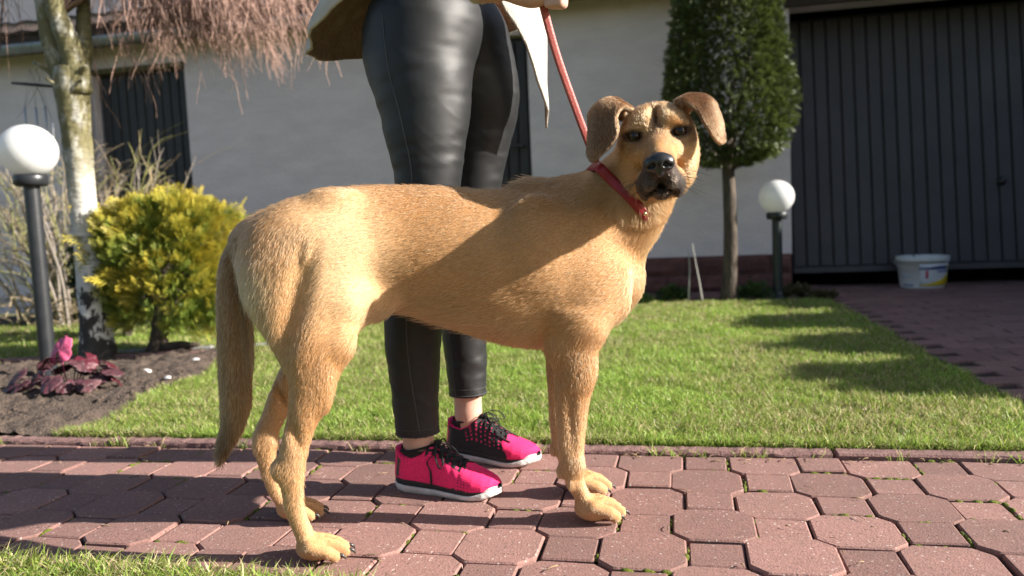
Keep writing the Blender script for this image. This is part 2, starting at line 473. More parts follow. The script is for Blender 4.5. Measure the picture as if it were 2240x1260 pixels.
M['sock'] = mat('sock', (.014, .013, .014), (.022, .02, .02), scale=300, rough=.95, bump=.5, bscale=500)
M['hide'] = mat('dog_hide', (.4, .25, .1), attr='col', rough=.8, spec=.2, var=.25, scale=420, bump=.4, bscale=700, bdist=.001)
M['nose'] = mat('dog_nose', (.012, .012, .014), (.02, .02, .022), scale=200, rough=.32, bump=.5, bscale=420, bdist=.001, spec=.6)
M['claw'] = mat('claw', (.03, .028, .028), (.05, .045, .04), scale=80, rough=.35)
M['whisker'] = mat('whisker', (.05, .04, .03), rough=.4)

def eye_material():
    m = mat('dog_eye', (.02, .01, .006), rough=.05, spec=.45, world=False)
    n = m.node_tree.nodes; L = m.node_tree.links; b = n['Principled BSDF']
    tc = n.new('ShaderNodeTexCoord'); sp = n.new('ShaderNodeSeparateXYZ'); L.new(tc.outputs['Object'], sp.inputs[0])
    # object frame: local +Y looks out of the eye; unit sphere
    cr = n.new('ShaderNodeValToRGB'); L.new(sp.outputs['Y'], cr.inputs[0])
    e = cr.color_ramp.elements
    e[0].position = .60; e[0].color = (.02, .014, .012, 1)
    e[1].position = .95; e[1].color = (.003, .003, .003, 1)
    a = e.new(.66); a.color = (.012, .006, .004, 1)
    a = e.new(.72); a.color = (.045, .018, .007, 1)
    a = e.new(.90); a.color = (.03, .012, .005, 1)
    L.new(cr.outputs[0], b.inputs['Base Color'])
    b.inputs['Roughness'].default_value = .04
    return m
M['eye'] = eye_material()

def birch_material():
    m = mat('birch_bark', (.5, .5, .5), rough=.8, world=False, bump=.7, bscale=22, bdist=.012, stretch=(1, 1, 2.2))
    n = m.node_tree.nodes; L = m.node_tree.links; b = n['Principled BSDF']
    tc = n.new('ShaderNodeTexCoord'); sp = n.new('ShaderNodeSeparateXYZ'); L.new(tc.outputs['Object'], sp.inputs[0])
    def noise(sc, st, det=5):
        mp = n.new('ShaderNodeMapping'); mp.inputs['Scale'].default_value = st; L.new(tc.outputs['Object'], mp.inputs[0])
        z = n.new('ShaderNodeTexNoise'); z.inputs['Scale'].default_value = sc; z.inputs['Detail'].default_value = det; z.inputs['Roughness'].default_value = .65
        L.new(mp.outputs[0], z.inputs['Vector']); return z.outputs['Fac']
    def mixc(f, a, b_):
        mx = n.new('ShaderNodeMix'); mx.data_type = 'RGBA'; L.new(f, mx.inputs['Factor'])
        for s_, v in (('A', a), ('B', b_)):
            if isinstance(v, tuple): mx.inputs[s_].default_value = (*v, 1)
            else: L.new(v, mx.inputs[s_])
        return mx.outputs['Result']
    def rng_(v, a, b_, lo=0., hi=1.):
        mr = n.new('ShaderNodeMapRange'); mr.inputs[1].default_value = a; mr.inputs[2].default_value = b_
        mr.inputs[3].default_value = lo; mr.inputs[4].default_value = hi; L.new(v, mr.inputs[0]); return mr.outputs[0]
    def mth(op, a, b_):
        q = n.new('ShaderNodeMath'); q.operation = op
        for i_, v in enumerate((a, b_)):
            if isinstance(v, (int, float)): q.inputs[i_].default_value = v
            else: L.new(v, q.inputs[i_])
        q.use_clamp = op != 'ADD'; return q.outputs[0]
    white = mixc(rng_(noise(9, (1, 1, 1)), .35, .65), (.74, .73, .70), (.55, .53, .49))
    # olive-green algae film on the upper stem
    gfac = mth('MULTIPLY', rng_(sp.outputs['Z'], .60, 1.05), rng_(noise(14, (1, 1, .6)), .22, .48))
    c1 = mixc(gfac, white, (.155, .138, .062))
    # dark lenticels (thin horizontal dashes)
    lent = mth('MULTIPLY', rng_(noise(26, (.5, .5, 4.5), 3), .60, .66), .9)
    c2 = mixc(lent, c1, (.06, .05, .04))
    # rugged black plates low on the stem
    low = mth('ADD', rng_(sp.outputs['Z'], .75, .05, -.20, .16), noise(19, (1, 1, .55)))
    c3 = mixc(rng_(low, .53, .57), c2, (.035, .032, .03))
    L.new(c3, b.inputs['Base Color'])
    return m
M['birch'] = birch_material()

def fur_material():
    m = bpy.data.materials.new('dog_fur'); m.use_nodes = True
    n = m.node_tree.nodes; L = m.node_tree.links
    n.remove(n['Principled BSDF'])
    a = n.new('ShaderNodeAttribute'); a.attribute_name = 'col'
    h = n.new('ShaderNodeBsdfHairPrincipled'); h.parametrization = 'COLOR'
    L.new(a.outputs['Color'], h.inputs['Color'])
    h.inputs['Roughness'].default_value = .45
    h.inputs['Radial Roughness'].default_value = .75
    h.inputs['Coat'].default_value = 0
    d = n.new('ShaderNodeBsdfDiffuse'); L.new(a.outputs['Color'], d.inputs['Color'])
    ms = n.new('ShaderNodeMixShader'); ms.inputs[0].default_value = .35
    L.new(h.outputs[0], ms.inputs[1]); L.new(d.outputs[0], ms.inputs[2])
    L.new(ms.outputs[0], n['Material Output'].inputs['Surface'])
    return m
M['fur'] = fur_material()

# ================================================================== the setting
rng = np.random.default_rng(7)
random.seed(7)

def sheet(name, x0, x1, y0, y1, z, m):
    o = MB().raw([(x0, y0, z), (x1, y0, z), (x1, y1, z), (x0, y1, z)], np.array([[0, 1, 2, 3]])).build(name, m)
    return tag(o, kind='structure')

KERB_Y0, KERB_Y1 = 1.966, 2.018
DRIVE_X = 0.975
sheet('ground', -150, 150, -150, 150, -.09, M['ground'])

# ---- the paved path: octagons and small squares, each a piece of its own
PP, PX0, PY0 = .12987, .186, 1.9083
path = sheet('path', -6, 4.2, 1.05, KERB_Y0, -.0125, M['bedding'])

def prism(poly, top=0., bot=-.055, inset=.006, drop=.005):
    poly = np.asarray(poly, float); n = len(poly)
    c = poly.mean(0)
    e = np.roll(poly, -1, 0)-poly; e /= np.linalg.norm(e, axis=1, keepdims=True)
    nn = np.stack([-e[:, 1], e[:, 0]], 1)
    ins = []
    for i in range(n):
        n1, n2 = nn[i-1], nn[i]
        ins.append(poly[i]+inset*(n1+n2)/(1+n1@n2))
    ins = np.array(ins)
    V = np.concatenate([np.c_[poly, np.full(n, bot)], np.c_[poly, np.full(n, top-drop)], np.c_[ins, np.full(n, top)], [[*c, top]]])
    i = np.arange(n); j = (i+1) % n
    Q = np.concatenate([np.stack([i, j, n+j, n+i], 1), np.stack([n+i, n+j, 2*n+j, 2*n+i], 1)])
    T = np.stack([2*n+i, 2*n+j, np.full(n, 3*n)], 1)
    return V, [Q, T]

def octagon(W_, s_, ymax=None):
    a, b = W_/2, s_/2
    P = [(-a, -b), (-b, -a), (b, -a), (a, -b), (a, b), (b, a), (-b, a), (-a, b)]
    if ymax is not None:
        P = [(-a, -b), (-b, -a), (b, -a), (a, -b), (a, ymax), (-a, ymax)]
    return P
def round_poly(P, r, rs):
    out = []
    P = np.asarray(P, float); n = len(P)
    for i in range(n):
        p, a, b = P[i], P[i-1]-P[i], P[(i+1) % n]-P[i]
        out += [p+a/np.linalg.norm(a)*r, p+(a/np.linalg.norm(a)+b/np.linalg.norm(b))*r*.25, p+b/np.linalg.norm(b)*r]
    out = np.array(out)
    return out+rs.normal(0, .0006, out.shape)
def paver_meshes(P, name, k, m, inset=.0032):
    L_ = []
    for i in range(k):
        V, F = prism(round_poly(P, .005, rng), inset=inset, drop=.0028)
        me = new_mesh(name, V, F, smooth=False); me.materials.append(m); L_.append(me)
    return L_
oct_m = paver_meshes(octagon(.1545, .0985), 'octagon_paver', 4, M['paver'])
sq_m = paver_meshes(octagon(.095, .095)[1::2] if False else [(-.0485, -.0485), (.0485, -.0485), (.0485, .0485), (-.0485, .0485)], 'square_paver', 4, M['paver'])
edge_m = paver_meshes(octagon(.1545, .0985, .048), 'edge_paver', 3, M['paver'])
JOINTS = []
for j in range(0, 7):
    for i in range(-20, 10):
        o8 = (i+j) % 2 == 0
        me = random.choice((edge_m if j == 0 else oct_m) if o8 else sq_m)
        o = add('octagon_paver' if o8 else 'square_paver', me, None, path)
        o.location = (PX0+PP*i+random.gauss(0, .0015), PY0-PP*j+random.gauss(0, .0015), random.uniform(-.003, .003))
        o.rotation_euler = (random.gauss(0, .008), random.gauss(0, .008), random.gauss(0, .008))
        if not o8:
            for sx, sy in ((-1, 0), (1, 0), (0, 1), (0, -1)):
                JOINTS.append((PX0+PP*i+sx*.0515, PY0-PP*j+sy*.0515, sx != 0))

# ---- kerb stones between path and lawn
kerb = tag(empty('kerb', (0, (KERB_Y0+KERB_Y1)/2, 0)), kind='structure')
for k, x in enumerate((.36, -.64, -1.64, -2.64, -3.64)):
    b = MB(); nx_ = 60
    # rounded section swept with a slightly ragged edge
    sec = np.array([(-.026, -.1), (-.026, .001), (-.0235, .007), (-.016, .0105), (.018, .0105), (.026, .006), (.026, -.1)])
    xs = np.linspace(x-.996, x-.004, nx_) if x > .3 else np.linspace(x-.996, x-.004, nx_)
    G = np.zeros((nx_, len(sec), 3)); G[..., 0] = xs[:, None]; G[..., 1] = sec[:, 0]; G[..., 2] = sec[:, 1]
    G[:, 1:6, 1:] += rng.normal(0, .0011, (nx_, 5, 2))
    G[..., 2] += .002*np.sin(k*2.1)
    ii = np.arange(nx_-1)[:, None]*len(sec); jj = np.arange(len(sec)-1)[None]
    Q = np.stack([ii+jj, ii+len(sec)+jj, ii+len(sec)+jj+1, ii+jj+1], -1).reshape(-1, 4)
    b.raw(G.reshape(-1, 3), [Q, np.arange(len(sec))[None], (np.arange(len(sec))[::-1]+(nx_-1)*len(sec))[None]])
    b.build('kerb_stone', M['kerb'], kerb)
b = MB(); b.box((.364, -.026, -.1), (DRIVE_X-.004, .026, .0105), .005); b.build('kerb_stone', M['kerb'], kerb)

# ---- moss in the joints
def blob(c, r, sx, sy, sz, seed, nn=10):
    th = np.linspace(0, 2*np.pi, nn, endpoint=False); V = []
    for ph, k in ((0, 1.), (.6, .8), (1.15, .42)):
        rad = r*k*(1+.3*vnoise(np.c_[np.cos(th)*1.7+seed*3.1, np.sin(th)*1.7, np.full(nn, ph+seed)]))
        V.append(np.c_[c[0]+np.cos(th)*rad*sx, c[1]+np.sin(th)*rad*sy, np.full(nn, c[2]+math.sin(ph)*r*sz)])
    V = np.concatenate(V+[[[c[0], c[1], c[2]+r*sz]]])
    i = np.arange(nn); j = (i+1) % nn
    Q = np.concatenate([np.stack([i, j, nn+j, nn+i], 1), np.stack([nn+i, nn+j, 2*nn+j, 2*nn+i], 1)])
    return V, [Q, np.stack([2*nn+i, 2*nn+j, np.full(nn, 3*nn)], 1)]
b = MB()
for x, y, vert in JOINTS:
    if random.random() > (.42 if x > -1.2 else .26): continue
    for q in range(random.randint(2, 7)):
        t = random.uniform(-.045, .045)
        px, py = (x+random.gauss(0, .002), y+t) if vert else (x+t, y+random.gauss(0, .002))
        b.raw(*blob((px, py, -.0065), random.uniform(.005, .011), *((.6, 1.3) if vert else (1.3, .6)), .75, random.random()*90))
o = b.build('moss', M['moss'], None, True)
tag(o, 'yellow green moss tufts growing in the paving joints', 'moss', kind='stuff')

b = MB()
for k in range(150):
    x, y = random.uniform(-2.1, .9), random.choice((random.uniform(1.2, 1.95), random.gauss(1.94, .02)))
    a = random.uniform(0, 3.14); l = random.uniform(.006, .03)
    d_ = np.array([math.cos(a), math.sin(a), 0])*l/2
    b.tube([np.array([x, y, .003])-d_, np.array([x, y, .005]), np.array([x, y, .003])+d_], random.uniform(.0005, .0012), 4, True, np.array([.30, .21, .11])*random.uniform(.35, 1.3))
tag(b.build('dry_litter', M['litter'], None, True), 'bits of dry stalk and straw scattered on the paving', 'litter', kind='stuff')

# ---- driveway of wavy interlocking pavers
drive = sheet('driveway', DRIVE_X, 9, 1.15, 6.64, -.018, M['bedding'])
def wave(x): return .0085*(2*np.abs(2*((x/.10) % 1)-1)-1)
def wavy(L_=.198, B=.098):
    xs = np.linspace(-L_/2, L_/2, 13)
    lo = np.c_[xs, -B/2+wave(xs+.025)]; hi = np.c_[xs[::-1], B/2+wave(xs[::-1]+.025)]
    return np.concatenate([lo, hi])
wm = []
for i in range(3):
    V, F = prism(wavy()*.985, inset=.005)
    me = new_mesh('wavy_paver', V, F, smooth=False); me.materials.append(M['driver']); wm.append(me)
def wav_at(x, y, parent):
    o = add('wavy_paver', random.choice(wm), None, parent)
    o.location = (x+random.gauss(0, .001), y+random.gauss(0, .001), -.004+random.uniform(-.0025, .0025))
    o.rotation_euler = (random.gauss(0, .007), random.gauss(0, .007), random.gauss(0, .004))
nd = 0
for j in range(45):
    y = 2.10+.1*j
    for i in range(12):
        x = DRIVE_X+.11+.2*i+(.1 if j % 2 else 0)
        if x > .97+(y-2.5)*.388+.34 or nd >= 300: continue
        wav_at(x, y, drive); nd += 1
# ---- strip of the same pavers at the foot of the wall
strip = sheet('wall_path', -1.3, DRIVE_X, 5.70, 6.2, -.0145, M['bedding'])
for j in range(5):
    for i in range(11):
        wav_at(-1.18+.2*i+(.1 if j % 2 else 0), 5.755+.1*j, strip)

# ---- lawn soil and planting bed
def bed_x(y): return np.interp(y, [2.0, 2.5, 3.2, 3.64, 3.8], [-1.86, -1.92, -2.06, -2.17, -2.22])
def back_y(x): return np.interp(x, [-5, -3.3, -2.17], [2.95, 3.20, 3.72])
def in_bed(x, y): return (x < bed_x(y)+.04*np.sin(y*9)) & (y < back_y(x))
def in_lawn(x, y):
    m = (y > KERB_Y1+.004) & (x < DRIVE_X-.01+.01*np.sin(y*13)) & (y < 5.42+.03*np.sin(x*7)) & ~in_bed(x, y)
    m &= ~((x < -3.2) & (y > 4.75))
    return m
lawn = sheet('lawn', -9, DRIVE_X-.002, KERB_Y1-.004, 5.70, -.006, M['under'])
lawn2 = sheet('near_lawn', -5, 4, -3, 1.075, -.004, M['under'])
xs = np.arange(-4.6, -1.7, .0125); ys = np.arange(KERB_Y1-.002, 3.85, .0125)
X, Y = np.meshgrid(xs, ys, indexing='ij')
P2 = np.c_[X.ravel(), Y.ravel(), np.zeros(X.size)]
hz = .014+.014*vnoise(P2*5, 1)+.012*vnoise(P2*17, 2)+.010*vnoise(P2*45, 3)+.006*vnoise(P2*90, 4)
dpos = np.minimum(bed_x(P2[:, 1])+.04*np.sin(P2[:, 1]*9)-P2[:, 0], back_y(P2[:, 0])-P2[:, 1])
hz = np.where(dpos > 0, hz*np.clip(dpos/.06, 0, 1)+.002, -.03)
n2 = len(ys); ii = np.arange(len(xs)-1)[:, None]*n2; jj = np.arange(n2-1)[None]
soil = add('soil', new_mesh('soil', np.c_[P2[:, :2], hz], np.stack([ii+jj, ii+n2+jj, ii+n2+jj+1, ii+jj+1], -1).reshape(-1, 4)), M['soil'])
tag(soil, kind='structure')
b = MB()
for k in range(900):
    y = random.uniform(2.06, 3.5); x = random.uniform(-3.2, bed_x(y)-.02)
    if not in_bed(np.array(x), np.array(y)): continue
    r_ = random.uniform(.003, .011)
    b.raw(*blob((x, y, .008+.012*random.random()), r_, 1, 1, .9, random.random()*70, 6))
tag(b.build('soil_clods', M['soil'], soil, True), kind='stuff')
# second bed under the bare shrub and a strip of bed under the clipped tree
b = MB()
b.raw(*blob((-4.35, 5.25, -.004), 1.0, 1.15, .5, .02, 3, 24)); tag(b.build('shrub_bed', M['soil'], None, True), kind='structure')
b = MB()
for x in np.arange(-1.0, .92, .12): b.raw(*blob((x, 5.56, -.008), .13, 1.1, .9, .14, x*9, 12))
tag(b.build('wall_bed', M['soil'], None, True), kind='structure')

# ---- grass blades
def blades(x, y, hgt, wid, col, lean, rs, z0=-.004):
    n = len(x); a = rs.uniform(0, 2*np.pi, n); f = rs.uniform(0, 2*np.pi, n)
    base = np.c_[x, y, np.full(n, z0)]
    side = np.c_[np.cos(f), np.sin(f), np.zeros(n)]*wid[:, None]/2
    ld = np.c_[np.cos(a), np.sin(a), np.zeros(n)]*(lean*hgt)[:, None]
    mid = base+ld*.38+np.c_[np.zeros(n), np.zeros(n), hgt*.58]
    tip = base+ld+np.c_[np.zeros(n), np.zeros(n), hgt*np.sqrt(np.clip(1-.5*lean**2, .15, 1))]
    V = np.stack([base-side, base+side, mid+side*.85, mid-side*.85, tip], 1).reshape(-1, 3)
    k = np.arange(n)*5
    Q = np.stack([k, k+1, k+2, k+3], 1); T = np.stack([k+3, k+2, k+4], 1)
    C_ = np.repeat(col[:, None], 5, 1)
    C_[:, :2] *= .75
    return V, [Q, T], C_.reshape(-1, 3)
def grass_cols(x, y, rs):
    n = len(x)
    p = vnoise(np.c_[x*3.1, y*3.1, np.zeros(n)], 5)+.6*vnoise(np.c_[x*9, y*9, np.zeros(n)], 6)
    g = np.array([.24, .385, .075])*rs.uniform(.6, 1.4, (n, 1))*(1+.18*p[:, None])
    g[:, 0] += rs.uniform(0, .09, n)
    straw = np.array([.62, .53, .29])*rs.uniform(.6, 1.2, (n, 1))
    s = rs.random(n) < np.clip(.25-.17*p, .04, .55)
    g[s] = straw[s]
    return g
def lawn_patch(n, x0, x1, y0, y1, h0, h1, w0, w1, mask=None):
    x = rng.uniform(x0, x1, n); y = rng.uniform(y0, y1, n)
    if mask is not None:
        k = mask(x, y); x, y = x[k], y[k]
    n = len(x)
    c = grass_cols(x, y, rng)
    t = vnoise(np.c_[x*14, y*14, np.zeros(n)], 11)
    hg = rng.uniform(h0, h1, n)*(1+.3*t); wd = rng.uniform(w0, w1, n)
    return blades(x, y, hg, wd, c, rng.uniform(.3, 1.5, n), rng)
b = MB()
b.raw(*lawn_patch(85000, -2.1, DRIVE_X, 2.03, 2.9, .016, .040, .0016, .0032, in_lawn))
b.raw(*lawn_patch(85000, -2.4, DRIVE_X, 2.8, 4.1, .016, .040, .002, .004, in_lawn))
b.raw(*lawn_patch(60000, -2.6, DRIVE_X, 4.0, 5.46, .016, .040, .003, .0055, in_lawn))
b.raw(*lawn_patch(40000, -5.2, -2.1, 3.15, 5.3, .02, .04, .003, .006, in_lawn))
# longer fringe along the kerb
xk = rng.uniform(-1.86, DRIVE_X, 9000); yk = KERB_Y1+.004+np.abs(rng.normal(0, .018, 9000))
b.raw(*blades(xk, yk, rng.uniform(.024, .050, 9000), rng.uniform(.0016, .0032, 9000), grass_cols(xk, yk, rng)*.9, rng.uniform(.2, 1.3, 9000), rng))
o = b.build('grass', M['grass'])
tag(o, 'short mown lawn grass between the kerb and the house', 'grass', kind='stuff')
b = MB()
near_edge = lambda x: np.interp(x, [-2.0, -1.25, -.85, -.6, -.45, -.3, .3], [1.215, 1.205, 1.200, 1.192, 1.150, 1.09, 1.06])
b.raw(*lawn_patch(40000, -1.9, .3, .80, 1.22, .028, .050, .002, .0038, lambda x, y: y < near_edge(x)+.008*np.sin(x*40)))
o = b.build('near_grass', M['grass'])
tag(o, 'blurred grass edge along the near side of the path', 'grass', kind='stuff')
# a few tufts in the kerb joint
b = MB()
for x in list(rng.uniform(-2.0, .8, 26)):
    n = random.randint(6, 16); xx = x+rng.normal(0, .012, n); yy = np.full(n, KERB_Y0-.004)+rng.normal(0, .003, n)
    b.raw(*blades(xx, yy, rng.uniform(.012, .045, n), rng.uniform(.0015, .003, n), grass_cols(xx, yy, rng), rng.uniform(.4, 1.3, n), rng))
tag(b.build('kerb_weeds', M['grass']), 'little weeds sprouting from the joint below the kerb', 'weeds', kind='stuff')

# ================================================================== the house
WY = 6.2
house = tag(empty('house', (-2, WY, 0)), 'pale rendered house front with dark gate, door and wide garage', 'house')
def hb(name, boxes, m, parent=house, ch=0, smooth=False):
    b = MB(); base = np.array(house.location)
    for a, c in boxes: b.box(np.array(a)-base, np.array(c)-base, ch)
    return b.build(name, m, parent, smooth)
GX0, GX1, DX0, DX1, AX0, AX1 = -4.985, -4.085, -2.02, -1.10, .845, 3.60
TOP = 3.4
hb('wall', [((-11, WY, -.1), (GX0, WY+.25, TOP)), ((GX0, WY, 2.045), (GX1, WY+.25, TOP)), ((GX1, WY, -.1), (DX0, WY+.25, TOP)),
            ((DX0, WY, 2.045), (DX1, WY+.25, TOP)), ((DX1, WY, -.1), (AX0, WY+.42, TOP)), ((AX0, WY, 2.07), (AX1, WY+.25, TOP)),
            ((AX1, WY, -.1), (7, WY+.42, TOP))], M['plaster'])
hb('garage_interior', [((AX0-.2, WY+3.4, -.1), (AX1+.2, WY+3.5, 2.6)), ((AX0-.2, WY+.43, -.1), (AX0-.1, WY+3.4, 2.6)), ((AX1+.1, WY+.43, -.1), (AX1+.2, WY+3.4, 2.6)),
                       ((AX0-.1, WY+.43, 2.5), (AX1+.1, WY+3.4, 2.6))], M['mortar'])
hb('lintel_board', [((AX0-.03, WY-.05, 2.055), (AX1+.03, WY-.003, 2.36))], M['roof'], house, .004)
# plinth of split-face blocks
pl = hb('plinth', [((GX1+.05, WY-.022, -.08), (DX0-.02, WY-.004, .262)), ((DX1+.02, WY-.022, -.08), (AX0-.003, WY-.004, .262))], M['mortar'])
def split_block(x0, x1, z0, z1):
    nx_, nz_ = 12, 5
    X, Z = np.meshgrid(np.linspace(x0, x1, nx_), np.linspace(z0, z1, nz_), indexing='ij')
    d = .018+.012*vnoise(np.c_[X.ravel()*9, Z.ravel()*14, np.zeros(X.size)], 8).reshape(X.shape)
    d[0] = d[-1] = .004; d[:, 0] = d[:, -1] = .004
    G = np.stack([X, WY-.022-d, Z], -1)-np.array(house.location)
    F_ = np.stack([X, np.full_like(X, WY-.023), Z], -1)-np.array(house.location)
    i = np.arange(nx_-1)[:, None]*nz_; j = np.arange(nz_-1)[None]
    Q = np.stack([i+j, i+nz_+j, i+nz_+j+1, i+j+1], -1).reshape(-1, 4)
    n = nx_*nz_
    bd = np.concatenate([np.arange(nz_), np.arange(1, nx_)*nz_+nz_-1, (nx_-1)*nz_+np.arange(nz_-2, -1, -1), np.arange(nx_-2, 0, -1)*nz_])
    b2 = np.roll(bd, -1)
    return MB().raw(np.concatenate([G.reshape(-1, 3), F_.reshape(-1, 3)]), [Q, np.stack([bd, b2, b2+n, bd+n], 1)])
for z0, z1, js in ((.002, .124, (-1.08, -.68, -.07, .54, .842)), (.130, .268, (-1.08, -.55, .067, .69, .842)),
                   (.002, .124, (-4.03, -3.4, -2.8, -2.2, -2.04)), (.130, .268, (-4.03, -3.7, -3.1, -2.5, -2.04))):
    for a, c in zip(js[:-1], js[1:]): split_block(a+.003, c-.003, z0, z1).build('plinth_block', M['plinth'], pl)
# corrugated gate and door
def board_door(name, x0, x1, zt, y, pitch, m, hx, hzz, parent=house):
    d = hb(name, [((x0+.02, y+.03, .03), (x1-.02, y+.045, zt-.02))], m, parent)
    n = int(round((x1-x0-.04)/pitch)); p = (x1-x0-.04)/n
    for k in range(n):
        a = x0+.02+p*k
        hb('board', [((a+.006, y, .04), (a+p-.006, y+.029, zt-.03))], m, d, .004)
    hb('handle', [((hx-.06, y-.05, hzz-.011), (hx+.05, y-.032, hzz+.011)), ((hx+.028, y-.034, hzz-.009), (hx+.046, y-.001, hzz+.009))], M['black_metal'], d, .003)
    return d
board_door('gate', GX0, GX1, 2.045, WY+.06, .089, M['darkdoor'], -4.17, 1.08)
hb('gate_frame', [((GX0-.02, WY-.015, 2.03), (GX1+.005, WY+.10, 2.075))], M['mossy'], house, .004)
hb('gate_reveal', [((GX0, WY+.13, 0), (GX1, WY+.16, 2.04))], M['darkdoor']); hb('door_reveal', [((DX0, WY+.13, 0), (DX1, WY+.16, 2.04))], M['darkdoor'])
board_door('door', DX0, DX1, 2.045, WY+.06, .092, M['darkdoor'], -1.20, 1.19)
# up-and-over garage door, its foot swung out a little
gd = empty('garage_door', (0, 0, 0)); gd.parent = house; gd.location = (2, .41, 2.06)
GL = 1.965
gd.rotation_euler = (math.atan2(.29, 1.945), 0, 0)   # local -Z runs down the leaf
def gb(name, boxes, m, ch=.003):
    b = MB()
    for a, c in boxes: b.box(a, c, ch)
    return b.build(name, m, gd)
gd.rotation_euler = (-math.atan2(.29, 1.945), 0, 0)
gb('backing_sheet', [((AX0+.03, .022, -GL), (AX1-.03, .034, 0))], M['darkdoor'], 0)
npan = 28; pw = (AX1-AX0-.06)/npan
for k in range(npan):
    x = AX0+.03+pw*k
    gb('panel', [((x+.006, 0, -GL+.04), (x+pw-.006, .02, -.02))], M['garage'], .005)
gb('bottom_rail', [((AX0+.03, -.004, -GL-.01), (AX1-.03, .021, -GL+.034))], M['garage'])
b = MB(); b.lathe([(0, -.045), (.018, -.045), (.024, -.038), (.024, -.026), (.012, -.020), (.011, 0), (.034, 0), (.034, .006)], 20)
o = b.build('handle', M['black_metal'], gd, True, (2.33, -.006, -1.34)); o.rotation_euler = (math.pi/2*-1, 0, 0)
# gutter, downpipe and roof
b = MB(); base = np.array(house.location)
th = np.linspace(0, np.pi, 12); sec = np.c_[-.065*np.cos(th), -.065*np.sin(th)]
G = np.zeros((2, 12, 3)); G[0, :, 0] = -11; G[1, :, 0] = 7; G[:, :, 1] = 5.93+sec[:, 0]; G[:, :, 2] = 2.27+sec[:, 1]
V, Q = sheet_solid(G-base, .006); b.raw(V, Q); b.build('gutter', M['zinc'], house, True)
b = MB(); b.tube(np.array([(-5.04, 5.95, 2.21), (-5.04, 5.97, 2.15), (-5.04, 6.12, 2.05), (-5.04, 6.15, 1.98), (-5.04, 6.15, 1.0), (-5.04, 6.15, .02)])-base, .04, 14)
b.build('downpipe', M['zinc'], house, True)
roof = hb('roof', [((-11.2, 5.96, 2.285), (7.2, 5.97, 2.36))], M['roof'])
b = MB()
for k in range(16):
    t0 = k*.32; y0, z0 = 5.90+t0*.86, 2.33+t0*.5
    n = 280; xs = np.linspace(-11.2, 7.2, n); zz = .025*np.abs(np.sin(xs*math.pi/.22))
    G = np.stack([np.stack([xs, np.full(n, y0), z0+.03+zz], 1), np.stack([xs, np.full(n, y0+.32*.86), z0+.32*.5+zz], 1)])-base
    V, Q = sheet_solid(G, .012); b.raw(V, Q)
o = b.build('roof_tiles', M['roof'], roof); tag(o, kind='stuff')
hb('soffit', [((-11, 5.975, 2.26), (7, WY-.002, 2.275))], M['roof'])

# ================================================================== garden things
def globe_lamp(loc, Hc, r, pr, m, label, seed):
    t = tag(empty('garden_lamp', loc), label, 'lamp', 'globe lamps in the garden')
    b = MB(); a = np.linspace(-np.pi/2+.42, np.pi/2, 30)
    b.lathe(np.c_[r*np.cos(a), r*.965*np.sin(a)], 48); b.build('globe', M['globe'], t, True, (0, 0, Hc))
    c = Hc-r*.90
    b = MB(); b.lathe([(0, c-.045), (pr*1.8, c-.045), (pr*2.1, c-.036), (pr*2.1, c-.004), (pr*1.95, c+.004), (pr*1.9, c-.01), (0, c-.01)], 32); b.build('collar', m, t, True)
    b = MB(); b.lathe([(pr, .0), (pr, c-.044)], 28); b.build('pole', m, t, True)
    b = MB(); b.lathe([(pr*2.0, -.03), (pr*2.0, .012), (pr*1.7, .02), (pr*1.15, .024), (pr*1.12, .05), (pr, .052)], 28); b.build('base', m, t, True)
    return t
globe_lamp((-2.700, 2.93, .0), .985, .116, .0325, M['black_metal'], 'tall globe lamp on a black post beside the birch', 1)
globe_lamp((.661, 5.53, .0), .683, .115, .032, M['green_metal'], 'short globe lamp standing beside the clipped tree near the garage', 2)

# ---- leaf sprays (scale-leaf conifers)
def spray_template(nb=5, L=1., w=.055):
    P = []; T = []; tipf = []
    def strip(a, d, l, wd, t0):
        a = np.array(a, float); d = np.array(d, float)/np.linalg.norm(d); s = np.array([-d[1], d[0], 0])
        i = len(P)
        P.extend([a, a+d*l*.45+s*wd, a+d*l, a+d*l*.45-s*wd]); T.append([i, i+1, i+2, i+3])
        tipf.extend([t0, t0+.25, min(1, t0+.55), t0+.25])
    strip((0, 0, 0), (1, 0, 0), L, w, .35)
    for k in range(nb):
        f = .12+.75*k/nb
        for sg in (-1, 1):
            l = L*(.62-.45*f)*(1 if (k+sg) % 2 else .85)
            strip((f*L, 0, .02*sg), (.72, sg*.75, .10), l, w*1.15, .2+.4*f)
            strip((f*L+.3*l*.72, sg*.3*l*.75, .02), (.98, sg*.25, -.12), l*.55, w*.9, .3+.4*f)
    return np.array(P), np.array(T), np.array(tipf)
def sprays(pos, dirn, up, size, c_in, c_tip, tmpl, rs):
    P, T, tf = tmpl; n = len(pos)
    dirn = dirn/np.linalg.norm(dirn, axis=1, keepdims=True)
    s = np.cross(up, dirn); s /= np.linalg.norm(s, axis=1, keepdims=True)+1e-9
    w = np.cross(dirn, s)
    V = pos[:, None]+size[:, None, None]*(P[None, :, 0:1]*dirn[:, None]+P[None, :, 1:2]*s[:, None]+P[None, :, 2:3]*w[:, None])
    V[:, :, 2] -= (size[:, None]*.12*(P[None, :, 0]**2))
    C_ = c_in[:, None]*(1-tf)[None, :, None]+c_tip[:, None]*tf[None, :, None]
    k = np.arange(n)[:, None, None]*len(P)
    return V.reshape(-1, 3), (T[None]+k).reshape(-1, 4), C_.reshape(-1, 3)
TM = spray_template(5, 1., .024); TM_S = spray_template(4, 1., .060); TM_T = spray_template(3, 1., .060)

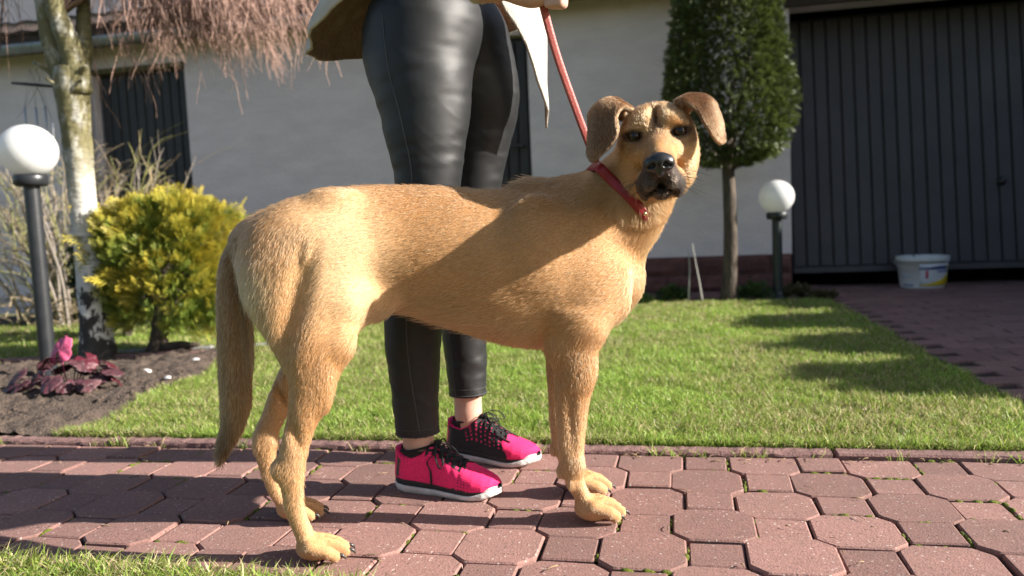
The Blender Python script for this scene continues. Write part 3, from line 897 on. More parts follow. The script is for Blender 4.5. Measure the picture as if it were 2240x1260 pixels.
def rough_branch(p0, p1, n=7, amp=.03, seed=0):
    t = np.linspace(0, 1, n)[:, None]
    P = np.array(p0)*(1-t)+np.array(p1)*t
    N = np.stack([vnoise(np.c_[t*3.3+seed*7.7, t*0+k*5.1, t*0], seed) for k in range(3)], 1)
    return P+N*amp*np.sin(np.pi*t)**.7

# ---- golden thuja bush
bush = tag(empty('golden_bush', (-2.50, 3.56, 0)), 'golden yellow and green thuja bush right of the birch', 'bush')
b = MB()
b.tube(rough_branch((-.11, -.03, -.02), (-.09, 0, .30), 8, .02, 3), np.linspace(.055, .032, 8), 10)
b.tube(rough_branch((-.10, -.02, .12), (.14, .03, .42), 7, .02, 4), np.linspace(.028, .012, 7), 8)
b.tube(rough_branch((-.09, 0, .28), (-.16, .02, .62), 7, .02, 5), np.linspace(.028, .010, 7), 8)
b.tube(rough_branch((-.09, 0, .25), (.03, .04, .66), 7, .03, 6), np.linspace(.026, .010, 7), 8)
b.tube(rough_branch((-.11, -.03, .02), (.18, -.09, .06), 6, .02, 7), np.linspace(.03, .012, 6), 8)
for k in range(26):
    a = random.uniform(0, 6.28); rr_ = random.uniform(.15, .34)
    b.tube(rough_branch((-.06+random.gauss(0, .04), 0, random.uniform(.22, .45)), (math.cos(a)*rr_, math.sin(a)*rr_*.7, random.uniform(.3, .72)), 6, .03, 10+k), np.linspace(.009, .003, 6), 5)
b.build('trunk', M['wood_bark'], bush, True)
def bush_shell(n, rs):
    """points on lumpy rounded-box crown"""
    d = rs.normal(0, 1, (n, 3)); d /= np.linalg.norm(d, axis=1, keepdims=True)
    e = np.sign(d)*np.abs(d)**.80
    e /= np.abs(e).max(1, keepdims=True)**.42
    lump = 1.03+.24*vnoise(d*2.4+3, 21)+.20*vnoise(d*6+9, 22)
    P = e*np.array([.315, .24, .310])*lump[:, None]
    dep = rs.uniform(.55, 1.0, n)**.55
    P = P*dep[:, None]+np.array([.005, 0, .445])
    return P, d, dep
n = 13500
P, d, dep = bush_shell(n, rng)
keep = ~((P[:, 2] < .30) & (np.abs(P[:, 0]+.06) < .10) & (P[:, 1] < .12))           # open foot under the crown
keep &= ~((vnoise(P*7.5+1, 23) > .33) & (dep > .75))
P, d, dep = P[keep], d[keep], dep[keep]; n = len(P)
dirn = d*np.array([1, 1, .5])+np.array([0, 0, .8])+rng.normal(0, .35, (n, 3))
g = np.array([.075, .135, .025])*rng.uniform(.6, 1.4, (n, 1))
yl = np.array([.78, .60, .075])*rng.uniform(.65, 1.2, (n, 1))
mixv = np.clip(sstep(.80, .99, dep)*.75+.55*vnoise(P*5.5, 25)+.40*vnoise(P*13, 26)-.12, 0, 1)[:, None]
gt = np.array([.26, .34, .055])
b = MB()
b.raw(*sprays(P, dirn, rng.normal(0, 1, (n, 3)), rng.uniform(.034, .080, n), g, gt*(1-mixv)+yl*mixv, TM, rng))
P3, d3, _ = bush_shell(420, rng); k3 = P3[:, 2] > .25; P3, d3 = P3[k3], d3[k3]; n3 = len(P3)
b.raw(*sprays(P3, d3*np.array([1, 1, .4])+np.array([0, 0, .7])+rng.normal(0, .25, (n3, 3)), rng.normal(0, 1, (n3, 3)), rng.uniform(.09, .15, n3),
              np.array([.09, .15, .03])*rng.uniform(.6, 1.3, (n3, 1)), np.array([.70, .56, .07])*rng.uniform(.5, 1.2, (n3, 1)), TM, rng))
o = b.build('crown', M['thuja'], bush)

# ---- clipped conifer on a bare trunk
topi = tag(empty('clipped_conifer', (.335, 5.45, 0)), 'dark green clipped conifer crown on a bare straight trunk', 'tree')
b = MB()
zz = np.linspace(-.02, 1.15, 14)
b.tube(np.c_[.012*np.sin(zz*4)+.02*zz, .01*np.cos(zz*5), zz], np.interp(zz, [0, .06, .25, 1.15], [.066, .052, .047, .038]), 14)
for k in range(14):
    a = k*2.4; b.tube(rough_branch((.02, 0, .85+.02*k), (.34*math.cos(a), .34*math.sin(a), 1.15+.05*k), 5, .03, k), np.linspace(.016, .005, 5), 5)
b.build('trunk', M['wood_bark'], topi, True)
def topi_r(z): return np.interp(z, [.90, .95, 1.03, 1.14, 1.30, 1.6, 1.95, 2.3, 2.6, 2.75], [.05, .25, .36, .405, .415, .375, .315, .24, .135, .02])
n = 23000
z = rng.uniform(.91, 2.74, n); a = rng.uniform(0, 2*np.pi, n)
k = rng.random(n) < .25+topi_r(z)/.45
z, a = z[k], a[k]; n = len(z)
lump = 1+.07*vnoise(np.c_[np.cos(a)*3, np.sin(a)*3, z*4], 31)+.05*vnoise(np.c_[np.cos(a)*9, np.sin(a)*9, z*11], 32)
dep = rng.uniform(.30, 1.0, n)**.42
r_ = topi_r(z)*lump*dep
P = np.c_[.02+r_*np.cos(a), r_*np.sin(a), z]
dirn = np.c_[np.cos(a), np.sin(a), np.full(n, .45)]+rng.normal(0, .4, (n, 3))
low = z < 1.03
dirn[low, 2] -= .9
g = np.array([.028, .048, .014])*rng.uniform(.5, 1.3, (n, 1)); t_ = np.array([.105, .135, .032])*rng.uniform(.5, 1.6, (n, 1))
b = MB(); b.raw(*sprays(P, dirn, rng.normal(0, 1, (n, 3)), rng.uniform(.032, .060, n), g, t_, TM_T, rng)); b.build('crown', M['thuja'], topi)

# ---- weeping birch
birch = tag(empty('weeping_birch', (-2.81, 3.36, 0)), 'weeping birch with peeling white bark and hanging bare twigs', 'tree')
V = []; zs = np.linspace(-.03, 1.42, 60); nn = 28
th = np.linspace(0, 2*np.pi, nn, endpoint=False)
cx = np.interp(zs, [0, .4, .76, 1.26, 1.42], [.005, .003, -.005, -.012, -.005]); rad = np.interp(zs, [-.03, .03, .12, .3, .76, 1.1, 1.26, 1.36, 1.42], [.108, .088, .075, .067, .057, .065, .072, .083, .076])
Pn = np.stack([np.cos(th)[None]*np.ones((60, 1)), np.sin(th)[None]*np.ones((60, 1)), zs[:, None]*np.ones((1, nn))], -1).reshape(-1, 3)
rg = vnoise(Pn*np.array([2.2, 2.2, 5]), 41)*.10+vnoise(Pn*np.array([5, 5, 16]), 42)*.05
rugg = np.clip(.55-Pn[:, 2], 0, .5)*.30*vnoise(Pn*np.array([7, 7, 9]), 43)+np.clip(Pn[:, 2]-1.15, 0, 1)*.55*vnoise(Pn*np.array([3, 3, 14]), 44)
Rr = np.repeat(rad, nn)*(1+rg+rugg)
V = np.c_[np.repeat(cx, nn)+Pn[:, 0]*Rr, Pn[:, 1]*Rr, Pn[:, 2]]
i = np.arange(59)[:, None]*nn; j = np.arange(nn)[None]; k = (j+1) % nn
b = MB(); b.raw(V, np.stack([i+j, i+k, i+nn+k, i+nn+j], -1).reshape(-1, 4))
L1 = crom([(-.03, 0, 1.30), (-.06, 0, 1.42), (-.085, -.02, 1.56), (-.10, -.03, 1.75), (-.16, -.03, 2.0), (-.25, -.02, 2.25)], 16)
L2 = crom([(.02, 0, 1.30), (.03, -.01, 1.42), (.01, -.03, 1.56), (-.02, -.05, 1.72), (.02, -.02, 2.0), (.10, .03, 2.3)], 16)
L3 = crom([(.0, .02, 1.34), (.03, .05, 1.5), (.02, .1, 1.8), (.0, .2, 2.2)], 12)
b.tube(L1, np.linspace(.062, .022, 16), 14); b.tube(L2, np.linspace(.066, .024, 16), 14); b.tube(L3, np.linspace(.05, .02, 12), 10)
for p0, p1, r1 in (((-.05, -.03, 1.36), (-.16, -.06, 1.45), .014), ((.05, -.03, 1.37), (.12, -.05, 1.41), .016), ((.06, -.02, 1.34), (.10, -.06, 1.34), .010), ((-.04, -.05, 1.33), (-.06, -.10, 1.36), .012)):
    b.tube(rough_branch(p0, p1, 5, .01, int(p0[0]*100)), np.linspace(r1, r1*.5, 5), 7)
b.build('trunk', M['birch'], birch, True)
# hanging twigs: arching carriers, then long thin drooping strings with side twigs
b = MB()
tips = [L1[-1], L2[-1], L3[-1], L1[-6], L2[-6], L1[-9], L2[-8]]
RS = random.Random(5)
def twig(p, d, l, r, n=6, droop=1.0, kink=.02):
    P = [np.array(p, float)]; d = np.array(d, float)
    for q in range(n-1):
        d = d+np.array([RS.gauss(0, kink*6), RS.gauss(0, kink*6), -droop*.35]); d /= np.linalg.norm(d)
        P.append(P[-1]+d*l/(n-1))
    P = np.array(P)
    c = np.array([.36, .225, .18])*RS.uniform(.7, 1.3)
    b.tube(P, np.linspace(r, r*.5, n), 3, False, c)
    return P
for k in range(64):
    t0 = np.array(RS.choice(tips)); a = RS.uniform(-.55, .55) if RS.random() < .72 else RS.uniform(0, 6.28)
    reach = RS.uniform(.35, 1.25)
    e = np.array([math.cos(a)*reach, abs(math.sin(a))*reach*.9+.12, 0])
    car = crom([t0, t0+e*.4+[0, 0, .28], t0+e*.8+[0, 0, .22], t0+e+[0, 0, -.05]], 12)
    b.tube(car, np.linspace(.009, .003, 12), 4, False, np.array([.12, .075, .05]))
    for q in range(14):
        f = RS.uniform(.35, 1.0); p = car[int(f*11)]
        right = max(0, p[0])
        zend = 1.72-.20*RS.random()-.22*right if RS.random() < .8 else 1.50-.16*RS.random()
        l = max(.15, (p[2]-zend)*RS.uniform(.7, 1.05))
        P = twig(p, (math.cos(a)*.55+RS.gauss(0, .2), math.sin(a)*.4+RS.gauss(0, .25), -.6), l, .0022, 7, .5, .015)
        for w in range(3):
            s = P[RS.randint(2, 5)]
            twig(s, (RS.gauss(.25, .5), RS.gauss(0, .5), -.8), RS.uniform(.06, .20), .0015, 4, .4, .03)
# short hanging shoots close to the stem
for k in range(46):
    x = RS.uniform(-.30, .78); p = (x, RS.uniform(.06, .4), 1.62+RS.uniform(-.1, .1))
    P = twig(p, (RS.gauss(.1, .2), RS.gauss(0, .2), -1), RS.uniform(.16, .42), .0018, 7, .2, .03)
    twig(P[3], (RS.gauss(.2, .5), RS.gauss(0, .4), -.8), RS.uniform(.05, .14), .0014, 4, .3, .04)
b.build('crown', M['twig'], birch, True)

# ---- bare shrub behind the lamp
shrub = tag(empty('bare_shrub', (-4.25, 5.0, 0)), 'leafless tan twiggy shrub behind the tall globe lamp', 'shrub')
b = MB(); stems = MB()
for k in range(150):
    a = RS.uniform(0, 6.28); r_ = abs(RS.gauss(0, .22)); p = np.array([math.cos(a)*r_, math.sin(a)*r_*.7, -.01])
    out = RS.uniform(.15, .75); Hh = RS.uniform(.45, 1.22)
    e = p+np.array([math.cos(a)*out*.9+RS.gauss(0, .1), math.sin(a)*out*.6, Hh])
    P = crom([p, p*.6+e*.4+[RS.gauss(0, .05), 0, .05], p*.25+e*.75+[RS.gauss(0, .06), 0, .06], e], 9)
    thick = RS.random() < .22
    c = np.array([.30, .235, .14] if RS.random() < .6 else [.26, .25, .09])*RS.uniform(.7, 1.25)
    if thick: c = np.array([.25, .215, .18])
    (stems if thick else b).tube(P, np.linspace(.014 if thick else .005, .0022, 9), 5, False, c)
    for q in range(7):
        s = P[RS.randint(3, 8)]
        d = np.array([RS.gauss(math.cos(a)*.5, .5), RS.gauss(0, .4), RS.uniform(.1, .9)])
        l = RS.uniform(.10, .32); Q = crom([s, s+d*l*.5+[0, 0, .02], s+d*l], 5)
        b.tube(Q, np.linspace(.0030, .0014, 5), 4, False, c*RS.uniform(.8, 1.2))
for k in range(280):   # fallen, tangled stalks at the foot
    a = RS.uniform(0, 6.28); p = np.array([RS.gauss(.15, .38), RS.gauss(-.1, .22), RS.uniform(.005, .22)])
    e = p+np.array([math.cos(a), math.sin(a)*.6, RS.uniform(-.05, .45)])*RS.uniform(.12, .34)
    e[2] = max(e[2], .01)
    b.tube(crom([p, (p+e)/2+[0, 0, .02], e], 5), .0034, 4, False, np.array([.36, .28, .17])*RS.uniform(.7, 1.2))
stems.build('stem', M['twig'], shrub, True); tag(b.build('twigs', M['twig'], shrub, True), kind='stuff')

# ---- dark low juniper between lamp and birch
jun = tag(empty('dark_juniper', (-3.25, 4.15, 0)), 'small dark green juniper showing behind the birch trunk', 'bush')
n = 1300; d = rng.normal(0, 1, (n, 3)); d /= np.linalg.norm(d, axis=1, keepdims=True)
P = d*np.array([.26, .22, .30])*rng.uniform(.5, 1, (n, 1))**.5+np.array([0, 0, .40])
b = MB(); b.raw(*sprays(P, d+np.array([0, 0, .3])+rng.normal(0, .4, (n, 3)), rng.normal(0, 1, (n, 3)), rng.uniform(.05, .1, n),
    np.array([.02, .035, .012])*rng.uniform(.5, 1.3, (n, 1)), np.array([.05, .07, .02])*rng.uniform(.6, 1.5, (n, 1)), TM_S, rng))
b.build('crown', M['thuja'], jun)
b = MB(); b.tube(rough_branch((0, 0, -.02), (.02, 0, .5), 6, .02, 9), np.linspace(.03, .012, 6), 8); b.build('trunk', M['wood_bark'], jun, True)

# ---- purple coral bells: every leaf a part with its stalk
heu = tag(empty('purple_plant', (-2.36, 2.66, 0)), 'purple leaved coral bells growing at the lamp post foot', 'plant')
def leaf_mesh(seed, r):
    rs = np.random.default_rng(seed); na, nr = 45, 9
    th = np.linspace(-2.75, 2.75, na); lob = 1+.13*np.cos(th*2.6*1.0)*0+.14*np.abs(np.cos(th*1.25))-.10+.06*np.cos(th*9)
    lob = .86+.16*np.abs(np.sin(th*1.28+1.57))+.05*np.cos(th*11)
    rads = np.linspace(0, 1, nr)
    A_, B_ = np.meshgrid(rads, th, indexing='ij')
    Rr_ = A_*r*lob[None]
    X = Rr_*np.cos(B_); Y = Rr_*np.sin(B_)
    Z = -.22*r*A_**2+.07*r*A_**1.3*np.cos(B_*5.2+seed)+.05*r*vnoise(np.c_[X.ravel()/r*2.5, Y.ravel()/r*2.5, np.full(X.size, seed)], 3).reshape(X.shape)
    G = np.stack([X, Y, Z], -1)
    V, Q = sheet_solid(G, .0012)
    return V, Q, np.concatenate([A_.ravel(), A_.ravel()]), np.concatenate([B_.ravel(), B_.ravel()])
leafs = [(-.005, -.035, .175, .058, 'pink')]
for k in range(24):
    a = rng.uniform(0, 6.28); q = rng.uniform(.05, .19)
    leafs.append((q*math.cos(a)*1.15, q*math.sin(a)*.8-.02, max(.03, .14-q*.45+rng.uniform(-.02, .03)), rng.uniform(.032, .052), 'dark'))
leafs += [(-.15, -.06, .045, .060, 'big'), (-.10, -.09, .05, .052, 'big'), (.13, -.06, .05, .050, 'big'), (.09, .0, .13, .045, 'red'), (.19, .02, .05, .036, 'red'), (.16, .05, .10, .036, 'red')]
stalk_cols = {'pink': (.52, .10, .20), 'dark': (.10, .042, .052), 'big': (.21, .11, .12), 'red': (.12, .02, .034)}
for k, (x, y, z, r_, kind) in enumerate(leafs):
    V, Q, A_, B_ = leaf_mesh(k+1, r_)
    base = np.array(stalk_cols[kind])
    vein = np.abs(np.sin(B_*2.6)) < .12
    c = base[None]*(1+.25*(A_[:, None]-.5))*rng.uniform(.8, 1.2)
    c[vein & (A_ < .9)] *= np.array([1.35, .7, .8]) if kind != 'pink' else np.array([.7, .4, .5])
    me = new_mesh('leaf', V, Q, {'col': c})
    o = add('leaf', me, M['heuchera'], heu, (x, y, z))
    out = math.atan2(y, x)
    tilt = .95 if kind == 'pink' else rng.uniform(.15, .75)
    # face outwards and up; the pink one faces the path
    o.rotation_euler = (0, -1.1, 1.39) if kind == 'pink' else (rng.uniform(-.3, .3), tilt, out+rng.uniform(-.5, .5))
    b = MB(); b.tube(np.array([(0, 0, 0), (-.3*x, -.3*y, -.25*z-.01), (-.8*x, -.8*y, -z+.0)]), (.0022, .0024, .0028), 5, True, base*1.1)
    s = b.build('stalk', M['heuchera'], o, True)
    s.matrix_parent_inverse = Matrix.Identity(4)
    R3 = o.rotation_euler.to_matrix().inverted()
    s.rotation_euler = R3.to_euler()

# ---- small plants by the wall, white pebbles, sticks, edging
def tuft(loc, label, w, h, n, cols, seed):
    rs = np.random.default_rng(seed)
    d = rs.normal(0, 1, (n, 3)); d /= np.linalg.norm(d, axis=1, keepdims=True); d[:, 2] = np.abs(d[:, 2])
    P = d*np.array([w, w*.7, h])*rs.uniform(.3, 1, (n, 1))
    b = MB(); b.raw(*sprays(P, d+np.array([0, 0, .7]), rs.normal(0, 1, (n, 3)), rs.uniform(.03, .055, n), np.array(cols[0])*rs.uniform(.6, 1.3, (n, 1)), np.array(cols[1])*rs.uniform(.6, 1.3, (n, 1)), TM_S, rs))
    o = b.build('small_plant', M['thuja'], None, False, loc)
    return tag(o, label, 'plant', 'small plants at the foot of the wall')
GR = ((.03, .055, .02), (.07, .12, .035)); BR = ((.06, .05, .025), (.13, .11, .05))
tuft((-.03, 5.48, .01), 'small dense green cushion plant left of the white sticks', .11, .09, 320, GR, 1)
tuft((-.26, 5.40, 0), 'low dark green plant at the lawn edge left of the cushion plant', .12, .06, 240, GR, 2)
tuft((.50, 5.50, .01), 'loose green plant between the tree trunk and the short lamp', .12, .10, 260, GR, 3)
tuft((.78, 5.55, .01), 'brownish low plant right of the short lamp', .11, .07, 240, BR, 4)
tuft((.93, 5.45, 0), 'brownish low plant at the corner of the lawn by the driveway', .09, .05, 180, BR, 5)
pebs = [(-2.19, 3.24, .020, 'larger white pebble lying nearest the golden bush'), (-2.25, 2.97, .022, 'white pebble on bare soil right of the purple plant'), (-2.06, 2.85, .013, 'small white pebble at the lawn edge below the golden bush'),
        (-2.14, 3.10, .012, 'small white pebble in the middle of the bare soil'), (-1.96, 2.105, .014, 'white pebble on the soil just behind the kerb'), (-2.30, 2.15, .011, 'small pale pebble near the kerb at the left')]
for k, (x, y, r_, lb) in enumerate(pebs):
    b = MB(); V, F = blob((0, 0, 0), r_, 1.35, .9, .75, k*3.3, 14); b.raw(V, F)
    o = b.build('pebble', M['pebble'], None, True, (x, y, .016)); tag(o, lb, 'pebble', 'white pebbles on the soil')
for k, (x0, x1, h, lb) in enumerate(((.075, .085, .37, 'upright pale stick left of the clipped tree trunk'), (.165, .105, .40, 'leaning pale stick beside the clipped tree trunk'))):
    b = MB(); b.tube(rough_branch((0, 0, -.02), (x1-x0, 0, h), 6, .006, k), np.linspace(.0075, .003, 6), 6)
    tag(b.build('plant_stick', M['stick'], None, True, (x0, 5.38, 0)), lb, 'stick', 'pale sticks by the tree')
edge = tag(empty('bed_edging', (-2.4, 3.66, 0)), kind='structure')
for k in range(4):
    b = MB(); b.box((-.16, -.03, -.06), (.16, .03, .022), .006)
    o = b.build('edging_stone', M['stone_edge'], edge, False, (-.45+.335*k, -.12+.075*k, 0)); o.rotation_euler = (0, 0, .22)
edge2 = tag(empty('lawn_edging', (-3.4, 3.15, 0)), kind='structure')
for k in range(5):
    b = MB(); b.box((-.24, -.03, -.06), (.24, .03, .026), .006)
    o = b.build('edging_stone', M['kerb'], edge2, False, (-1.1+.49*k, -.12+.10*k, 0)); o.rotation_euler = (0, 0, .2)

# ---- wind chime hanging in the birch
chime = tag(empty('wind_chime', (-3.08, 3.41, 1.02)), 'wind chime with thin metal tubes hanging left of the birch trunk', 'wind chime')
tops = []
for k, (x, l, zt) in enumerate(((-.06, .22, .245), (-.005, .25, .24), (.04, .25, .245), (.063, .24, .18))):
    b = MB(); b.tube([(x, .01*k, zt-l), (x, .01*k, zt)], .006, 10); b.build('tube', M['steel'], chime, True); tops.append((x, .01*k, zt))
b = MB()
for t_ in tops:
    for q in (-.02, .02): b.tube([t_, (0.0+q, .01, .43)], .0007, 4)
b.tube([(0, .01, .43), (.01, .0, .56)], .0009, 4)
b.build('thread', M['slate'], chime, True)
G = np.zeros((9, 5, 3)); u = np.linspace(0, 1, 9)[:, None]; v = np.linspace(-1, 1, 5)[None]
G[..., 0] = -.12+.24*u; G[..., 1] = .02*v*np.sin(np.pi*np.clip(u, .06, .94))*1.2; G[..., 2] = .365-.035*u+0*v
V, Q = sheet_solid(G, .012); MB().raw(V, Q).build('wind_sail', M['slate'], chime, True)

# ---- paint bucket in front of the garage door
bk = tag(empty('bucket', (1.735, 6.17, -.004)), 'white plastic paint bucket with blue and yellow print by the garage', 'bucket')
RB, RT, HB = .143, .168, .225
b = MB(); b.lathe([(0, .004), (RB-.01, .004), (RB, 0), (RB+.002, .01), (RT, HB-.03), (RT+.008, HB-.03), (RT+.010, HB-.018), (RT+.004, HB-.015), (RT+.008, HB-.010), (RT+.008, HB), (RT, HB), (RT-.003, HB-.01), (RB-.004, .01), (0, .01)], 48)
b.build('body', M['bucket'], bk, True)
def label_patch(a0, a1, z0, z1, col, name, zf=None):
    aa = np.linspace(R(a0), R(a1), 24); zz = np.linspace(0, 1, 5)
    A_, Z_ = np.meshgrid(aa, zz, indexing='ij')
    t = (A_-R(a0))/(R(a1)-R(a0))
    zt = z1 if zf is None else z0+(z1-z0)*zf(t)
    Z_ = z0+(zt-z0)*Z_
    rad = RB+.002+(RT-RB-.002)*(Z_/(HB-.03))
    G = np.stack([(rad+.0012)*np.cos(A_), (rad+.0012)*np.sin(A_), Z_], -1)
    V, Q = sheet_solid(G, .0008); MB().raw(V, Q, np.array(col)).build(name, M['print'], bk, True)
label_patch(-112, -22, .018, .175, (.62, .65, .68), 'label')
ZO = .0006
RB += .0012; RT += .0012
label_patch(-112, -40, .137, .158, (.02, .05, .22), 'brand_band'); label_patch(-39, -24, .137, .158, (.55, .42, .03), 'brand_mark')
label_patch(-110, -23, .022, .105, (.72, .50, .015), 'yellow_swoosh', lambda t: .08+.92*t**1.5)
label_patch(-70, -26, .116, .128, (.10, .20, .45), 'name_line'); label_patch(-98, -92, .075, .13, (.5, .06, .10), 'red_line')
label_patch(-160, -128, .02, .03, (.06, .12, .35), 'blue_line'); label_patch(-158, -134, .08, .10, (.45, .52, .60), 'small_print')
RB -= .0012; RT -= .0012
b = MB(); a = np.linspace(R(150), R(330), 22); b.tube(np.c_[(RT+.012)*np.cos(a), (RT+.012)*np.sin(a), HB-.022-.055*np.sin(np.linspace(0, np.pi, 22))], .0028, 6)
b.build('bail_handle', M['bucket'], bk, True)

# ---- conifers across the driveway, outside the frame, whose shade falls on it
HEDGE_WORD = ['lowest front one nearest the path', 'third tall one from the path', 'fourth tall one from the path', 'fifth tall one from the path', 'second tallest beside the house', 'tallest one beside the house', 'short one nearest the path', 'short one in the middle', 'short one further back', 'short one beside the house']
for k, (x, y, h_, w_) in enumerate(((4.05, 2.95, 1.56, .42), (4.0, 3.65, 1.50, .45), (4.1, 4.4, 1.60, .48), (4.0, 5.15, 1.46, .42), (4.1, 5.8, 1.9, .5), (4.1, 6.6, 2.3, .55), (4.0, 3.3, 1.25, .45), (4.05, 4.05, 1.3, .45), (4.0, 4.8, 1.25, .45), (4.1, 5.5, 1.5, .5))):
    t = tag(empty('hedge_conifer', (x, y, 0)), 'dense green hedge conifer across the driveway, ' + HEDGE_WORD[k], 'tree', 'hedge conifers across the driveway')
    n = 1250; zz = rng.uniform(.02, 1, n)**.8*h_; a = rng.uniform(0, 6.28, n)
    r_ = w_*(1-.72*(zz/h_)**2.2)*rng.uniform(.15, 1, n)**.4
    P = np.c_[r_*np.cos(a), r_*np.sin(a), zz]
    d = np.c_[np.cos(a), np.sin(a), np.full(n, .7)]+rng.normal(0, .3, (n, 3))
    b = MB(); b.raw(*sprays(P, d, rng.normal(0, 1, (n, 3)), rng.uniform(.16, .26, n), np.tile([.03, .05, .015], (n, 1)), np.tile([.06, .09, .025], (n, 1)), TM_S, rng))
    b.build('crown', M['thuja'], t)
    MB().tube([(0, 0, -.02), (0, 0, h_*.8)], (.05, .02), 8).build('trunk', M['wood_bark'], t, True)

# ================================================================== the dog
DOG_A = R(25)
dog = tag(empty('dog', (-.447, 1.489, 0), DOG_A), 'tan short haired dog with dark muzzle standing on the paved path', 'dog')
DH = np.array([math.cos(DOG_A), math.sin(DOG_A), 0]); DL = np.array([-math.sin(DOG_A), math.cos(DOG_A), 0]); DO = np.array([-.447, 1.489, 0])
def d2w(p): p = np.asarray(p, float); return DO+p[..., 0:1]*DH+p[..., 1:2]*DL+p[..., 2:3]*np.array([0, 0, 1.])

# head frame (in the dog's frame): HO between the eyes, axes right / forward / up as seen by the viewer
HO = np.array([.368, -.20, .744])
HF = np.array([-.224, -1.538, .60])-HO; HF /= np.linalg.norm(HF)
HR = np.cross(-HF, (0, 0, 1)); HR /= np.linalg.norm(HR)
HU = np.cross(HR, HF)*1.0
if HU[2] < 0: HU = -HU
rl = R(3.0)
HR, HU = HR*math.cos(rl)+HU*math.sin(rl), HU*math.cos(rl)-HR*math.sin(rl)
HM = np.array([HR, HF, HU])
def hp(x, y, z): return HO+HR*x+HF*y+HU*z

D = Field((-.49, -.37, -.012), (.55, .23, .84), .0042)
# torso
D.loft_x([(-.392, .600, .535, .022, 0), (-.375, .617, .50, .052, 0), (-.345, .635, .465, .080, 0), (-.28, .658, .445, .096, 0), (-.19, .677, .445, .099, 0), (-.10, .679, .438, .097, 0),
          (0, .674, .400, .112, 0), (.10, .664, .360, .128, 0), (.19, .673, .342, .132, 0), (.26, .672, .348, .120, 0), (.315, .652, .378, .100, 0), (.355, .612, .412, .076, 0), (.383, .56, .450, .042, 0)], .03)
# neck
D.chain([(.22, 0, .582, .086), (.30, -.020, .600, .078), (.355, -.052, .638, .066), (.384, -.092, .690, .064)], .04)
D.chain([(.335, -.02, .52, .068), (.370, -.055, .60, .054), (.386, -.098, .66, .052)], .045)          # throat
D.ell((.365, 0, .452), (.034, .062, .046), .045)                                                   # breast bone
# shoulders and fore legs
for sd, dx, ly in ((-1, 0., .090), (1, .028, .062)):
    y = sd*ly
    D.ell((.252, sd*.086, .545), (.060, .038, .122), .05, np.array([[.93, 0, -.36], [0, 1, 0], [.36, 0, .93]]))
    D.chain([(.305, sd*.074, .475, .046), (.252+dx*.3, y*1.0, .395, .050)], .045)
    D.loft_z([(.42, .243+dx*.3, .052, y, .044), (.373, .236+dx*.7, .0515, y, .042), (.344, .231+dx, .0465, y, .040), (.301, .230+dx, .0405, y, .036), (.266, .227+dx, .037, y, .0325), (.231, .224+dx, .0325, y, .0285),
              (.195, .221+dx, .0295, y, .026), (.158, .219+dx, .0262, y, .0245), (.123, .219+dx, .0232, y, .023), (.101, .2205+dx, .0206, y, .021), (.078, .2275+dx, .0185, y, .020), (.05, .240+dx, .0175, y, .021), (.03, .25+dx, .02, y, .022)], .022)
    D.ell((.198+dx, y*1.02, .352), (.022, .022, .030), .02)                                     # elbow
    D.ell((.225+dx, y-.012, .122), (.016, .012, .020), .012)                                    # carpus
    D.ell((.197+dx, y-sd*.003, .108), (.009, .010, .015), .010)                                 # carpal pad
    D.ell((.210+dx, y-.016, .084), (.008, .006, .013), .008)                                    # dew claw
    D.cone((.219+dx, y-.012, .235), (.214+dx, y-.008, .135), .008, .006, .012)                  # tendon line
    D.ell((.214+dx, y-.030, .20), (.005, .010, .055), .012, None, True)
    D.ell((.262+dx, y, .027), (.040, .034, .025), .016)
    for ty, tx in ((-.031, .282), (-.0115, .300), (.0115, .300), (.031, .282)):
        D.cone((tx-.03+dx, y+ty*.8, .038), (tx+dx, y+ty, .026), .0150, .0150, .006)
        D.ell((tx+.012+dx, y+ty*1.02, .0165), (.0145, .0112, .0145), .005)
    for gy in (-.0215, 0, .0215):
        D.ell((.300+dx, y+gy, .037), (.030, .0036, .024), .005, None, True)
# hind legs
def paw(px, py):
    D.ell((px-.004, py, .025), (.040, .033, .023), .014)
    for ty, tx in ((-.029, .012), (-.011, .030), (.011, .030), (.029, .012)):
        D.cone((px+tx-.03, py+ty*.8, .034), (px+tx, py+ty, .024), .0140, .0140, .006)
        D.ell((px+tx+.012, py+ty*1.02, .0155), (.0135, .0108, .0135), .005)
    for gy in (-.020, 0, .020):
        D.ell((px+.032, py+gy, .034), (.028, .0034, .022), .005, None, True)
for sd in (-1, 1):
    D.ell((-.262, sd*.068, .530), (.092, .048, .115), .05)
    D.ell((-.315, sd*.050, .510), (.045, .040, .085), .045)
D.loft_z([(.54, -.265, .098, -.055, .050), (.485, -.265, .0955, -.066, .050), (.444, -.261, .086, -.075, .048), (.402, -.258, .074, -.083, .045), (.367, -.257, .061, -.089, .039), (.338, -.258, .0475, -.093, .033),
          (.309, -.265, .0385, -.096, .0275), (.274, -.276, .0325, -.098, .0235), (.240, -.290, .0278, -.098, .0205), (.205, -.301, .0260, -.098, .0205), (.171, -.3085, .0260, -.098, .0215), (.135, -.3075, .0202, -.098, .0178),
          (.104, -.306, .0182, -.098, .0165), (.073, -.299, .0178, -.098, .0170), (.042, -.289, .018, -.098, .019), (.028, -.282, .02, -.098, .02)], .025)
